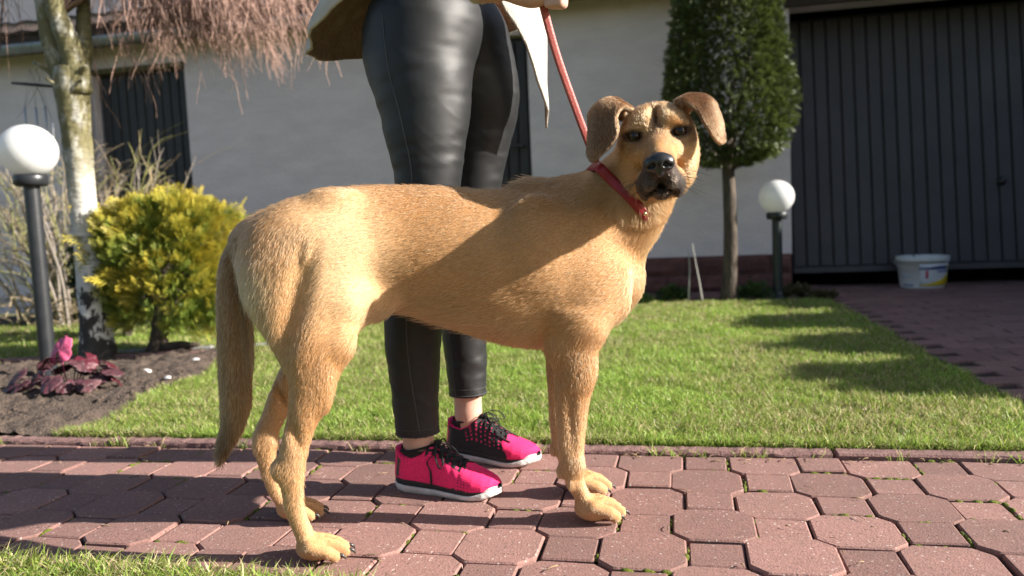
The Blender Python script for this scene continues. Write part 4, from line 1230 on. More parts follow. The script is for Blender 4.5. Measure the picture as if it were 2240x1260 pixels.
D.loft_z([(.54, -.265, .095, .055, .050), (.485, -.262, .090, .066, .050), (.444, -.258, .080, .078, .048), (.402, -.258, .068, .090, .045), (.367, -.263, .056, .099, .039), (.338, -.276, .0450, .106, .033),
          (.302, -.303, .0365, .112, .0275), (.269, -.322, .0325, .116, .0235), (.230, -.343, .0280, .119, .0205), (.191, -.364, .0262, .120, .0205), (.165, -.3685, .0260, .120, .0215), (.141, -.367, .0215, .120, .0185),
          (.103, -.362, .0180, .122, .0168), (.070, -.354, .0175, .123, .0172), (.044, -.342, .018, .124, .019), (.028, -.33, .02, .124, .02)], .025)
paw(-.266, -.098); paw(-.312, .125)
for hx_, hy_, sg in ((-.304, -.098, -1), (-.330, .118, 1)):
    D.ell((hx_+.002, hy_-.024, .262), (.0060, .012, .048), .012, np.array([[.97, 0, .24], [0, 1, 0], [-.24, 0, .97]]), True)   # hollow in front of the tendon
    D.ell((hx_-.026, hy_, .176), (.013, .0145, .018), .014)                                                                      # point of hock
D.ell((-.288, -.118, .455), (.010, .012, .075), .03, np.array([[.95, 0, -.3], [0, 1, 0], [.3, 0, .95]]), True)                  # furrow between the thigh muscles
D.cone((-.19, -.080, .455), (-.13, -.055, .455), .022, .015, .05)                                    # flank fold
D.ell((-.205, -.100, .395), (.020, .018, .028), .025)                                             # stifle
D.ell((-.240, -.108, .315), (.012, .008, .040), .02)                                            # shin muscle
D.ell((.285, -.108, .47), (.042, .018, .080), .03, np.array([[.8, 0, .6], [0, 1, 0], [-.6, 0, .8]]))  # upper arm muscle
D.ell((.16, -.108, .565), (.05, .025, .08), .04)                                                # blade rear
D.ell((-.205, -.068, .655), (.03, .018, .014), .04)                                              # hip bone
D.ell((.243, -.112, .315), (.026, .014, .045), .02)                                               # forearm muscle
# tail
TAIL = np.array([(-.358, 0, .592, .024), (-.385, -.002, .560, .0185), (-.394, -.003, .52, .0235), (-.396, -.004, .45, .028), (-.398, -.006, .37, .0285), (-.402, -.008, .30, .0245), (-.412, -.010, .245, .0165), (-.428, -.011, .21, .0095), (-.442, -.012, .178, .003)])
D.chain([tuple(t) for t in crom(TAIL, 30)], .008)
# head
def he(x, y, z, rx, ry, rz, k=.02, sub=False, pitch=0.):
    c, s = math.cos(pitch), math.sin(pitch)
    Mm = np.array([HR, HF*c+HU*s, HU*c-HF*s])
    D.ell(hp(x, y, z), (rx, ry, rz), k, Mm, sub)
he(0, -.075, .000, .068, .080, .056, .03)
he(0, -.042, .022, .052, .045, .031, .025)
for s in (-1, 1):
    he(s*.031, -.022, .018, .026, .024, .018, .02)          # brow
    he(s*.045, -.045, -.028, .026, .046, .038, .025)        # cheek bone
    he(s*.041, -.065, -.062, .027, .048, .040, .03)         # jaw muscle
    he(s*.028, -.004, -.030, .018, .034, .018, .02)         # under the eye
D.chain([(*hp(0, -.012, -.010), .024), (*hp(0, .045, -.030), .0205), (*hp(0, .090, -.042), .0185)], .02)   # bridge
he(0, .045, -.058, .031, .058, .025, .018, pitch=-.08)      # muzzle
for s in (-1, 1):
    he(s*.0180, .070, -.079, .0165, .029, .021, .010, pitch=.1)    # flews
    he(s*.0290, .046, -.090, .0130, .030, .025, .012)
    he(s*.0325, .012, -.085, .0130, .030, .022, .015)
he(0, .054, -.103, .017, .027, .0125, .008)                  # chin
he(0, .073, -.0965, .0135, .019, .0110, .003)               # lower lip
he(0, -.005, -.094, .030, .045, .022, .02)
he(0, .086, -.054, .0235, .015, .019, .010)
he(0, .104, -.088, .0030, .020, .018, .005, True)           # lip groove
for s in (-1, 1):                                           # drooping mouth line
    D.ell(hp(s*.0150, .080, -.0965), (.0180, .017, .0017), .003, np.array([HR*.88-HU*.47*s, HF, HU*.88+HR*.47*s]), True)
he(0, -.004, .034, .004, .022, .016, .018, True)            # brow furrow
for s in (-1, 1):
    he(s*.0405, .012, .0, .0150, .020, .0098, .007, True)   # eye hollow
for s in (-1, 1):
    he(s*.041, -.004, .0138, .0175, .012, .0045, .007)      # upper lid
    he(s*.041, -.004, -.0122, .0160, .011, .0038, .007)     # lower lid
D.F += .0012
DV, DQ = D.mesh(2)

# ears: folded flaps as closed sheets, joined into the body
def ear(rows):
    P = np.array(rows)                                  # (m, 3 cols, 3)
    G = crom(np.transpose(crom(np.transpose(P, (1, 0, 2)), 22), (1, 0, 2)), 34)
    G = HO+G[..., 0:1]*HR+G[..., 1:2]*HF+G[..., 2:3]*HU
    return sheet_solid(G, np.linspace(.0075, .0045, 34)[:, None])
EL = ear([[(-.040, -.028, .050), (-.052, -.060, .054), (-.060, -.095, .036)],
          [(-.056, -.008, .058), (-.078, -.052, .074), (-.092, -.098, .052)],
          [(-.068, .008, .040), (-.104, -.030, .062), (-.122, -.080, .054)],
          [(-.068, .010, .012), (-.108, -.008, .022), (-.125, -.062, .024)],
          [(-.080, .012, -.008), (-.115, .000, -.006), (-.127, -.042, -.004)],
          [(-.102, .006, -.024), (-.119, -.004, -.024), (-.128, -.022, -.020)],
          [(-.113, .000, -.032), (-.119, -.004, -.034), (-.125, -.010, -.030)]])
ER = ear([[(.036, -.030, .054), (.046, -.060, .056), (.058, -.095, .036)],
          [(.054, -.010, .052), (.066, -.050, .063), (.082, -.098, .050)],
          [(.074, -.002, .032), (.089, -.036, .056), (.106, -.088, .048)],
          [(.083, .004, .014), (.096, -.022, .040), (.112, -.066, .034)],
          [(.092, .006, -.004), (.104, -.012, .012), (.117, -.046, .012)],
          [(.100, .004, -.019), (.108, -.006, -.010), (.116, -.024, -.006)],
          [(.110, -.002, -.027), (.114, -.006, -.026), (.118, -.010, -.023)]])
nb_ = len(DV)
V = np.concatenate([DV, EL[0], ER[0]]); Q = np.concatenate([DQ, EL[1]+nb_, ER[1]+nb_+len(EL[0])])
is_ear = np.zeros(len(V)); is_ear[nb_:] = 1

def to_head(P):
    d = P-HO; return np.stack([d@HR, d@HF, d@HU], 1)
def coat(P, N, ear_):
    """the dog's own coat colours"""
    n = len(P); h = to_head(P)
    tan = np.array([.47, .248, .102]); c = np.tile(tan, (n, 1))
    def mixin(col, w):
        nonlocal c
        w = np.clip(w, 0, 1)[:, None]; c = c*(1-w)+np.array(col)*w
    p1 = vnoise(P*9, 51); p2 = vnoise(P*np.array([22, 22, 30]), 52)
    x, y, z = P.T
    mixin((.31, .142, .046), sstep(.56, .66, z)*(x < .42)*.75*sstep(-.40, -.1, x)+.22*p1)          # browner saddle
    mixin((.56, .345, .16), sstep(-.25, -.7, N[:, 2])*(z > .3)*.7)                                   # paler belly
    mixin((.62, .48, .29), sstep(-.29, -.36, x)*sstep(.30, .36, z)*sstep(.585, .50, z)*.85*(x > -.385))   # pale breeches
    mixin((.54, .315, .15), sstep(.30, .16, z)*.7)                                                 # paler legs
    rp = np.linalg.norm((P-np.array([-.20, -.10, .55]))*np.array([1, .6, .8]), axis=1)
    mixin((.66, .46, .26), sstep(.15, .03, rp)*.62)                                                 # haunch: partly paler hair, partly the sun's brightness put into the colour
    tail = ((x < -.372) & (z > .12) & (z < .60)) * (np.abs(y+.005) < .045)
    mixin((.25, .125, .045), tail*.75); mixin((.09, .05, .025), tail*sstep(.30, .19, z)*.7+tail*.35*sstep(-.405, -.42, x))
    mixin((.56, .385, .19), sstep(.36, .41, x)*sstep(.60, .52, z)*.7)                               # fore chest
    hd = sstep(.17, .13, np.linalg.norm(h-np.array([0, -.03, -.03]), axis=1))*(1-ear_)
    mixin((.52, .275, .105), hd*.8)
    hx, hy, hz = h.T; ax = np.abs(hx)
    mixin((.20, .095, .04), hd*sstep(.016, .003, ax+.006*p2)*sstep(-.02, .012, hz)*(hy > -.07)*.85)           # brow stripe
    mixin((.26, .13, .055), hd*sstep(.030, .010, ax)*sstep(-.005, -.03, hz)*(hy > .0)*.5)
    mz = sstep(.020, .078, hy-.35*(hz+.06)+.010*p2)*sstep(-.020, -.052, hz-.10*ax+.004*p2)
    mixin((.042, .030, .025), mz*hd)
    mixin((.035, .026, .022), hd*sstep(-.068, -.084, hz)*sstep(.026, .05, hy)*.95)
    de = np.sqrt(((ax-.0405)/1.45)**2+((hz-.0))**2)
    mixin((.022, .016, .014), hd*sstep(.0150, .0105, de)*(hy > -.04)*.98)
    mixin((.17, .08, .035), hd*sstep(.034, .020, de)*(hz < .004)*(hy > -.04)*.45)
    mixin((.175, .078, .032), ear_*.97); 
    mixin((.34, .17, .07), ear_*sstep(.03, .07, hz)*.45)
    c *= (1+.10*p2)[:, None]
    return np.clip(c, .004, 1)
N = vnormals(V, Q)
body = add('body', new_mesh('dog_body', V, Q, {'col': coat(V, N, is_ear)*.9}), M['hide'], dog)

# nose leather
NF = Field((-.034, .085, -.09), (.034, .14, -.02), .0016)
NF.ell((0, .106, -.047), (.0235, .014, .0165), .008); NF.ell((0, .112, -.045), (.018, .012, .013), .008)
for s in (-1, 1): NF.ell((s*.014, .108, -.049), (.011, .012, .012), .006)
NF.ell((0, .108, -.062), (.008, .010, .010), .006)
for s in (-1, 1): NF.ell((s*.0105, .124, -.051), (.0048, .011, .0052), .003, None, True); NF.ell((s*.0175, .119, -.053), (.004, .008, .0025), .003, None, True)
NF.ell((0, .126, -.056), (.0012, .008, .012), .002, None, True)
nv, nq = NF.mesh(1)
nv = HO+nv[:, 0:1]*HR+nv[:, 1:2]*HF+nv[:, 2:3]*HU
add('nose', new_mesh('nose', nv, nq), M['nose'], dog)
# eyes
b = MB(); a = np.linspace(-np.pi/2, np.pi/2, 20); b.lathe(np.c_[np.cos(a), np.sin(a)], 24)
em = b.mesh('eye', True); em.transform(Matrix.Rotation(-math.pi/2, 4, 'X')); em.materials.append(M['eye'])
EYE_R = .0130
for s in (-1, 1):
    o = bpy.data.objects.new('eye', em); COL.objects.link(o); o.parent = dog
    Mx = Matrix((HR, HF, HU)).transposed().to_4x4()
    o.matrix_local = Matrix.Translation(hp(s*.0402, -.0078, .0003)) @ Mx @ Matrix.Rotation(s*-.10, 4, 'Z') @ Matrix.Scale(EYE_R, 4)
# claws
b = MB(); b.tube(crom([(-.006, 0, .001), (.003, 0, .0015), (.008, 0, -.002), (.0115, 0, -.008)], 7), (.0034, .0034, .0033, .003, .0026, .0018, .0007), 8)
cm = b.mesh('claw', True); cm.materials.append(M['claw'])
for px, py, tl in ((0, -.090, 'f'), (.028, .062, 'f'), (-.266, -.098, 'h'), (-.312, .125, 'h')):
    for ty, tx in ((-.031, .282), (-.0115, .300), (.0115, .300), (.031, .282)):
        if tl == 'h': ty, tx = ty*.95, (.012 if abs(ty) > .02 else .030)
        o = bpy.data.objects.new('claw', cm); COL.objects.link(o); o.parent = dog
        o.location = (px+tx+.0205, py+ty*1.02, .0155); o.rotation_euler = (0, 0, ty*3)
# whiskers
b = MB(); rs = np.random.default_rng(3)
for s in (-1, 1):
    for k in range(9):
        p = np.array([s*rs.uniform(.030, .042), rs.uniform(.03, .08), rs.uniform(-.095, -.065)])
        d = np.array([s*1., rs.uniform(-.2, .4), rs.uniform(-.7, .1)]); d /= np.linalg.norm(d); l = rs.uniform(.025, .05)
        P = np.array([p, p+d*l*.5+[0, 0, -.001], p+d*l+[0, 0, -.006]]); P = HO+P[:, :1]*HR+P[:, 1:2]*HF+P[:, 2:]*HU
        b.tube(P, (.0004, .0003, .0001), 4, False)
tag(b.build('whiskers', M['whisker'], dog, True), kind='stuff')

# ---- fur: many short hairs lying along the coat
def make_fur(count, seed):
    rs = np.random.default_rng(seed)
    T = np.concatenate([Q[:, [0, 1, 2]], Q[:, [0, 2, 3]]])
    A_ = np.linalg.norm(np.cross(V[T[:, 1]]-V[T[:, 0]], V[T[:, 2]]-V[T[:, 0]]), axis=1)
    h = to_head(V[T[:, 0]])
    near_h = np.linalg.norm(h-np.array([0, -.02, -.02]), axis=1) < .15
    wgt = A_*np.where(near_h, 4.5, 1)*np.where(V[T[:, 0]][:, 2] < .14, 1.6, 1)
    t = rs.choice(len(T), count, p=wgt/wgt.sum())
    u = rs.random(count); v = rs.random(count); f = u+v > 1; u[f], v[f] = 1-u[f], 1-v[f]
    def bc(A): return A[T[t, 0]]*(1-u-v)[:, None]+A[T[t, 1]]*u[:, None]+A[T[t, 2]]*v[:, None]
    P = bc(V); n = bc(N); n /= np.linalg.norm(n, axis=1, keepdims=True); er = bc(is_ear[:, None])[:, 0]
    h = to_head(P); hx, hy, hz = h.T; x, y, z = P.T
    # drop hairs in the eyes, on the nose and soles
    keep = ~((np.sqrt(((np.abs(hx)-.0402)/1.25)**2+(hz-.0005)**2) < .0098) & (hy > -.02))
    keep &= ~((np.abs(hx) < .024) & (hz > -.066) & (hz < -.028) & (hy > .097))
    keep &= z > .006
    P, n, er, h = P[keep], n[keep], er[keep], h[keep]; hx, hy, hz = h.T; x, y, z = P.T; m = len(P)
    # flow
    fl = np.tile([-1., 0, -.28], (m, 1))
    wl = sstep(.42, .34, z)[:, None]; fl = fl*(1-wl)+np.array([-.12, 0, -1.])*wl
    wb = (sstep(-.20, -.28, x)*sstep(.66, .58, z))[:, None]; fl = fl*(1-wb)+np.array([-.35, 0, -1.])*wb
    wc = (sstep(.30, .38, x)*sstep(.64, .56, z))[:, None]; fl = fl*(1-wc)+np.array([-.15, 0, -1.])*wc
    wn = (sstep(.27, .33, x)*sstep(.58, .64, z))[:, None]; fl = fl*(1-wn)+np.array([-.75, .25, -.65])*wn
    toe = (sstep(.06, .02, z))[:, None]; fl = fl*(1-toe)+np.array([.8, 0, -.5])*toe
    tailm = (x < -.376) & (z < .60) & (z > .15) & (np.abs(y) < .05)
    fl[tailm] = (-.12, 0, -1.)
    dh = np.linalg.norm(h-np.array([0, -.03, -.03]), axis=1)
    wh = sstep(.16, .125, dh)[:, None]
    src = HO+HF*.115+HU*-.045
    fl = fl*(1-wh)+(P-src)/np.linalg.norm(P-src, axis=1, keepdims=True)*wh
    fe = HU*-1+HR*np.sign(hx)[:, None]*.25
    fl = np.where(er[:, None] > .5, fe, fl)
    sw = np.stack([vnoise(P*np.array([26, 26, 26])+k*17, 60+k) for k in range(3)], 1)
    fl = fl/np.linalg.norm(fl, axis=1, keepdims=True)+.07*sw+rs.normal(0, .12, (m, 3))
    tg = fl-(fl*n).sum(1)[:, None]*n; tg /= np.linalg.norm(tg, axis=1, keepdims=True)+1e-9
    # length
    L = np.full(m, .0115)
    L = np.where(z < .36, .0085, L); L = np.where(z < .10, .0060, L); L = np.where(z < .05, .0040, L)
    L = L+.009*sstep(-.45, -.85, n[:, 2])*(z > .33)*(z < .5)
    L = L+.011*sstep(-.30, -.36, x)*sstep(.33, .40, z)*sstep(.60, .50, z)
    L = L+.012*sstep(-.17, -.12, x)*sstep(.08, .0, x)*sstep(-.3, -.75, n[:, 2])*(z > .36)
    L[tailm] = np.interp(z[tailm], [.16, .26, .45], [.024, .017, .013])
    L = L*(1-wh[:, 0])+(.0075-.0035*sstep(.0, .07, hy)+.008*sstep(-.07, -.11, hz)*(hy < .03))*wh[:, 0]
    L = np.where(er > .5, .0065, L)
    nape = sstep(.12, .17, x)*sstep(.24, .19, x)*sstep(.655, .675, z); L = L+.014*nape
    L = L*rs.uniform(.6, 1.25, m)
    lift = rs.uniform(.08, .24, m)+.16*(wh[:, 0] > .5)+.14*(z < .36)+.1*(er > .5)+.25*nape+.12*tailm
    stray = rs.random(m) < .035; L = np.where(stray & (er < .5), L*1.28, L); lift = lift+.19*stray
    d1 = tg+n*(lift+.15)[:, None]; d1 /= np.linalg.norm(d1, axis=1, keepdims=True)
    d2 = tg+n*(lift-.12)[:, None]+np.array([0, 0, -.08]); d2 /= np.linalg.norm(d2, axis=1, keepdims=True)
    p0 = P-n*.0012; p1 = p0+d1*(L*.45)[:, None]; p2 = p1+d2*(L*.35)[:, None]; p3 = p2+(d2*.96+tg*.1)*(L*.25)[:, None]
    pts = np.stack([p0, p1, p2, p3], 1)
    c = coat(P, n, er)*rs.uniform(.74, 1.24, (m, 1))
    lite = rs.random(m) < .20; c[lite] = c[lite]*.55+np.array([.62, .47, .27])*.45*np.clip(c[lite, :1]/.2, 0, 1)
    R_ = np.where(wh[:, 0] > .5, .00026, .00030)*rs.uniform(.8, 1.2, m)
    rad = R_[:, None]*np.array([1., .95, .7, .15])
    cu = bpy.data.hair_curves.new('fur')
    cu.add_curves([4]*m)
    cu.points.foreach_set('position', pts.astype(np.float32).ravel())
    ra = cu.attributes.get('radius') or cu.attributes.new('radius', 'FLOAT', 'POINT')
    ra.data.foreach_set('value', rad.astype(np.float32).ravel())
    ca = cu.attributes.new('col', 'FLOAT_COLOR', 'CURVE')
    ca.data.foreach_set('color', np.c_[np.clip(c, .004, .95), np.ones(m)].astype(np.float32).ravel())
    cu.materials.append(M['fur'])
    o = bpy.data.objects.new('fur', cu); COL.objects.link(o); o.parent = dog
    return tag(o, kind='stuff')
make_fur(620000, 11)

# ---- collar worn on the neck
CC = np.array([.350, -.046, .640]); ca_ = np.array([.72, -.15, .68]); ca_ /= np.linalg.norm(ca_)
bvh = BVHTree.FromPolygons([tuple(v) for v in V], [tuple(q) for q in Q])
e1 = np.cross(ca_, (0, 1, 0)); e1 /= np.linalg.norm(e1); e2 = np.cross(ca_, e1)
ths = np.linspace(0, 2*np.pi, 96, endpoint=False); rows = []
def ring(off):
    out = []
    for t in ths:
        d = e1*math.cos(t)+e2*math.sin(t)
        o_ = CC+ca_*off+d*.22
        hit = bvh.ray_cast(Vector(o_), Vector(-d), .22)
        out.append(np.linalg.norm(np.array(hit[0])-CC-ca_*off) if hit[0] else .09)
    return np.array(out)
def smooth_ring(r_, k=7):
    for _ in range(k): r_ = (np.roll(r_, 1)+2*r_+np.roll(r_, -1))/4
    return r_
bd_ = np.array([.054, -.034, -.065]); bd_ /= np.linalg.norm(bd_)
dt_ = (e1*np.cos(ths)[:, None]+e2*np.sin(ths)[:, None])@bd_
cap_ = .125-.036*sstep(.72, .93, dt_)          # sinks into the throat fur
rad = np.stack([smooth_ring(np.minimum(ring(o_), cap_))+.0035 for o_ in (-.0085, 0, .0085)])
G = np.stack([CC+ca_*o_+(e1*np.cos(ths)[:, None]+e2*np.sin(ths)[:, None])*rad[1][:, None] for o_ in np.linspace(-.0095, .0095, 4)], 1)
G = np.concatenate([G, G[:1]]); G = d2w(G)
cb = d2w(CC+0.)
cb = G.reshape(-1, 3).mean(0)
collar = tag(empty('dog_collar', cb), 'narrow red leather collar around the dog neck', 'collar')
V2, Q2 = sheet_solid(G-cb, .0032); MB().raw(V2, Q2).build('strap', M['collar'], collar, True)
# two rivets on the side that faces the viewer
Wd = (G[:96, 1]+G[:96, 2])/2; ctr = Wd.mean(0)
for tgt in ((-.079, 1.535, .598), (-.064, 1.540, .588)):
    k = int(np.argmin(np.linalg.norm(Wd-np.array(tgt), axis=1))); nrm = Wd[k]-ctr; nrm /= np.linalg.norm(nrm)
    b = MB(); a = np.linspace(0, np.pi/2, 6); b.lathe(np.c_[.0042*np.cos(a), .0022*np.sin(a)], 12)
    o = b.build('rivet', M['brass'], collar, True); o.location = Wd[k]-cb+nrm*.0018
    o.rotation_euler = Vector(nrm).to_track_quat('Z', 'Y').to_euler()

# ================================================================== the person
PB = np.array([-.53, 1.79, 0])
person = tag(empty('person', tuple(PB)), 'person in black coated trousers and pink running shoes behind the dog', 'person')
LEG_N = np.array([(-.545, 1.715, 1.02, .118), (-.540, 1.70, .93, .112), (-.532, 1.690, .854, .099), (-.531, 1.682, .794, .0885), (-.528, 1.675, .714, .0735), (-.541, 1.67, .60, .0655), (-.553, 1.667, .50, .0635),
                  (-.572, 1.666, .42, .0650), (-.580, 1.666, .35, .0625), (-.5815, 1.666, .287, .0570), (-.582, 1.667, .20, .0505), (-.581, 1.668, .118, .0480)])
LEG_F = np.array([(-.49, 1.865, 1.02, .118), (-.463, 1.875, .93, .104), (-.456, 1.885, .875, .0925), (-.467, 1.89, .809, .0825), (-.478, 1.893, .721, .0695), (-.497, 1.897, .60, .0635), (-.508, 1.90, .50, .0625),
                  (-.522, 1.902, .42, .0620), (-.527, 1.903, .335, .0565), (-.5255, 1.904, .241, .0500), (-.526, 1.904, .155, .0455)])
T_ = Field(PB*0+np.array([-.72, 1.52, .09]), (-.26, 2.06, 1.14), .005)
for L_ in (LEG_N, LEG_F):
    F_ = crom(L_, 40)
    for p, q in zip(F_[:-1], F_[1:]): T_.cone(p[:3], q[:3], p[3], q[3], .004)
T_.ell((-.525, 1.79, 1.05), (.125, .175, .12), .05)
T_.ell((-.60, 1.74, .98), (.07, .085, .085), .05)
tv, tq = T_.mesh(2)
# creases: folds across knee, thigh and ankle
tn = vnormals(tv, tq)
amp = np.zeros(len(tv))
near = tv[:, 1] < 1.79
for ax_ in (0, 1):
    m_ = near if ax_ == 0 else ~near
    for z0, tilt, a_, wd_ in ((.755, .12, .0035, .008), (.735, -.05, .0025, .007), (.83, .25, .0022, .010), (.62, .15, .003, .009), (.48, .2, .004, .01), (.45, -.15, .004, .01),
                              (.30, .35, .0028, .009), (.262, -.25, .003, .009), (.225, .3, .0035, .008), (.196, -.1, .003, .007), (.90, .35, .003, .012)):
        z0 = z0+(.03 if ax_ else 0)
        ph = (tv[:, 2]-z0-tilt*(tv[:, 0]+.53)-.012*vnoise(tv*14+ax_*5, 71))/wd_
        side = .35+.65*np.clip(vnoise(tv*np.array([9, 9, 2])+z0*31, 72)+.4, 0, 1)
        amp += .26*(m_*a_*np.exp(-ph**2)*side-m_*a_*.7*np.exp(-(ph-1.6)**2)*side)
amp += .0011*vnoise(tv*np.array([24, 24, 60]), 73)
cz = np.clip(np.exp(-((tv[:, 2]-.22)/.10)**2)+.7*np.exp(-((tv[:, 2]-.50)/.09)**2)+.35*np.exp(-((tv[:, 2]-.80)/.10)**2), 0, 1)
rdg = 1-np.abs(vnoise(tv*np.array([9, 9, 34])+np.array([0, 0, 1])*tv[:, :1]*30, 74))
amp += .0042*cz*np.clip(rdg-.62, 0, 1)
tv = tv+tn*amp[:, None]
# cut the hems flat
keepq = []
zc = np.where(tv[tq[:, 0], 1] < 1.79, .128, .166)
tq = tq[(tv[tq][:, :, 2] > zc[:, None]).all(1)]
tr = add('trousers', new_mesh('trousers', tv-PB, tq), M['trousers'], person)
sol = tr.modifiers.new('thick', 'SOLIDIFY'); sol.thickness = .0022; sol.offset = -1
tb = BVHTree.FromPolygons([tuple(v) for v in tv], [tuple(q) for q in tq])
def on_leg(x, z, y0=1.3, off=.0004, lim=3):
    h = tb.ray_cast(Vector((x, y0, z)), Vector((0, 1, 0)), lim)
    return (np.array(h[0])+np.array([0, -off, 0])) if h[0] else None
def seam(pts, name, r=.0015, y0=1.3):
    P = crom(pts, 70); P = [on_leg(x, z, y0) for x, z in P]; P = [p for p in P if p is not None]
    if len(P) > 4:
        P = np.array(P)
        for _ in range(3): P[1:-1] = (P[:-2]+2*P[1:-1]+P[2:])/4
        MB().tube(P-PB, r, 5).build(name, M['stitch'], tr, True)
seam([(-.588, 1.05), (-.578, .93), (-.561, .85), (-.549, .78), (-.541, .71), (-.548, .60), (-.556, .50), (-.570, .40), (-.572, .30), (-.566, .20), (-.560, .131)], 'side_seam')
seam([(-.55, .36), (-.548, .28), (-.546, .22), (-.545, .169)], 'side_seam', .0010, 1.80)
for L_, z_ in ((LEG_N, .134), (LEG_F, .172), (LEG_N, .150), (LEG_F, .188)):
    c = np.array([np.interp(z_, L_[::-1, 2], L_[::-1, k]) for k in range(4)]); P = []
    for t in np.linspace(0, 2*np.pi, 40):
        d = np.array([math.cos(t), math.sin(t), 0]); hit = tb.ray_cast(Vector((*(c[:2]), z_)), Vector(d), .1)
        P.append((np.array(hit[0]) if hit[0] else np.array([*c[:2], z_])+d*c[3])+d*.0003)
    MB().tube(np.array(P)-PB, .0012 if z_ in (.134, .172) else .0007, 5, False).build('hem_stitch', M['stitch'], tr, True)

# body: one surface from ankles to head
B = Field((-.80, 1.42, .02), (-.20, 2.16, 1.72), .0068)
for L_, g in ((LEG_N, .004), (LEG_F, .003)):
    B.chain([(*p[:3], p[3]-.018) for p in L_[:-2]], .01)
B.chain([(-.58, 1.667, .29, .040), (-.580, 1.667, .17, .0365), (-.581, 1.667, .11, .0335), (-.580, 1.667, .06, .027), (-.50, 1.652, .040, .018), (-.44, 1.64, .032, .012)], .01)
B.chain([(-.526, 1.904, .30, .038), (-.526, 1.905, .19, .0375), (-.528, 1.908, .12, .0335), (-.528, 1.909, .06, .027), (-.45, 1.886, .040, .018), (-.39, 1.868, .032, .012)], .01)
B.ell((-.53, 1.79, 1.03), (.105, .155, .12), .05); B.ell((-.53, 1.79, 1.20), (.085, .125, .15), .06); B.ell((-.53, 1.79, 1.33), (.10, .165, .12), .06)
B.chain([(-.53, 1.79, 1.42, .055), (-.52, 1.79, 1.50, .05)], .04)
B.ell((-.505, 1.79, 1.585), (.085, .068, .10), .03); B.ell((-.47, 1.79, 1.55), (.06, .055, .075), .03)
B.ell((-.415, 1.79, 1.565), (.02, .012, .016), .015); B.ell((-.425, 1.79, 1.53), (.02, .025, .012), .015)
for s in (-1, 1):
    B.ell((-.505, 1.79+s*.072, 1.58), (.02, .008, .028), .008)
    B.ell((-.425, 1.79+s*.03, 1.587), (.012, .016, .009), .008, None, True)
B.chain([(-.53, 1.66, 1.38, .05), (-.505, 1.575, 1.22, .042), (-.46, 1.535, 1.13, .038), (-.335, 1.502, 1.046, .026), (-.305, 1.500, 1.040, .024)], .03)      # right arm, forearm forward
B.chain([(-.53, 1.92, 1.38, .05), (-.55, 1.98, 1.15, .042), (-.53, 2.0, 1.05, .036), (-.50, 1.99, .93, .026)], .03)
B.ell((-.49, 1.985, .86), (.028, .018, .05), .02)
bv, bq = B.mesh(2)
# right hand closed round the leash, on a finer grid
HN = Field((-.36, 1.56, 1.0), (-.17, 1.70, 1.13), .0028)
HN.chain([(-.345, 1.622, 1.085, .026), (-.312, 1.626, 1.077, .023)], .02)
HN.ell((-.272, 1.627, 1.068), (.042, .024, .030), .02)
for k, (dz, ln) in enumerate(((.024, .9), (.008, 1.), (-.008, .95), (-.022, .8))):
    z_ = 1.068+dz
    a_ = np.array([-.240, 1.640, z_]); k1 = a_+np.array([.026*ln, -.006, -.004]); k2 = k1+np.array([-.002, -.030*ln, -.003]); k3 = k2+np.array([-.028*ln, .006, 0])
    HN.chain([(*a_, .0105), (*k1, .0098), (*k2, .0090), (*k3, .0080)], .004)
HN.chain([(-.285, 1.612, 1.082, .013), (-.258, 1.600, 1.078, .0115), (-.232, 1.602, 1.070, .0095)], .006)
hv, hq = HN.mesh(2)
HOFF = np.array([.022, -.124, -.042]); hv = hv+HOFF
add('body', new_mesh('person_body', np.concatenate([bv, hv])-PB, np.concatenate([bq, hq+len(bv)])), M['skin'], person)
# hair
HH = Field((-.65, 1.66, 1.35), (-.38, 1.92, 1.74), .006)
HH.ell((-.525, 1.79, 1.61), (.092, .082, .10), .02); HH.ell((-.56, 1.79, 1.52), (.06, .08, .12), .03)
HH.ell((-.425, 1.79, 1.555), (.055, .06, .075), .02, None, True)
v_, q_ = HH.mesh(2); add('hair', new_mesh('hair', v_-PB, q_), M['hairp'], person)

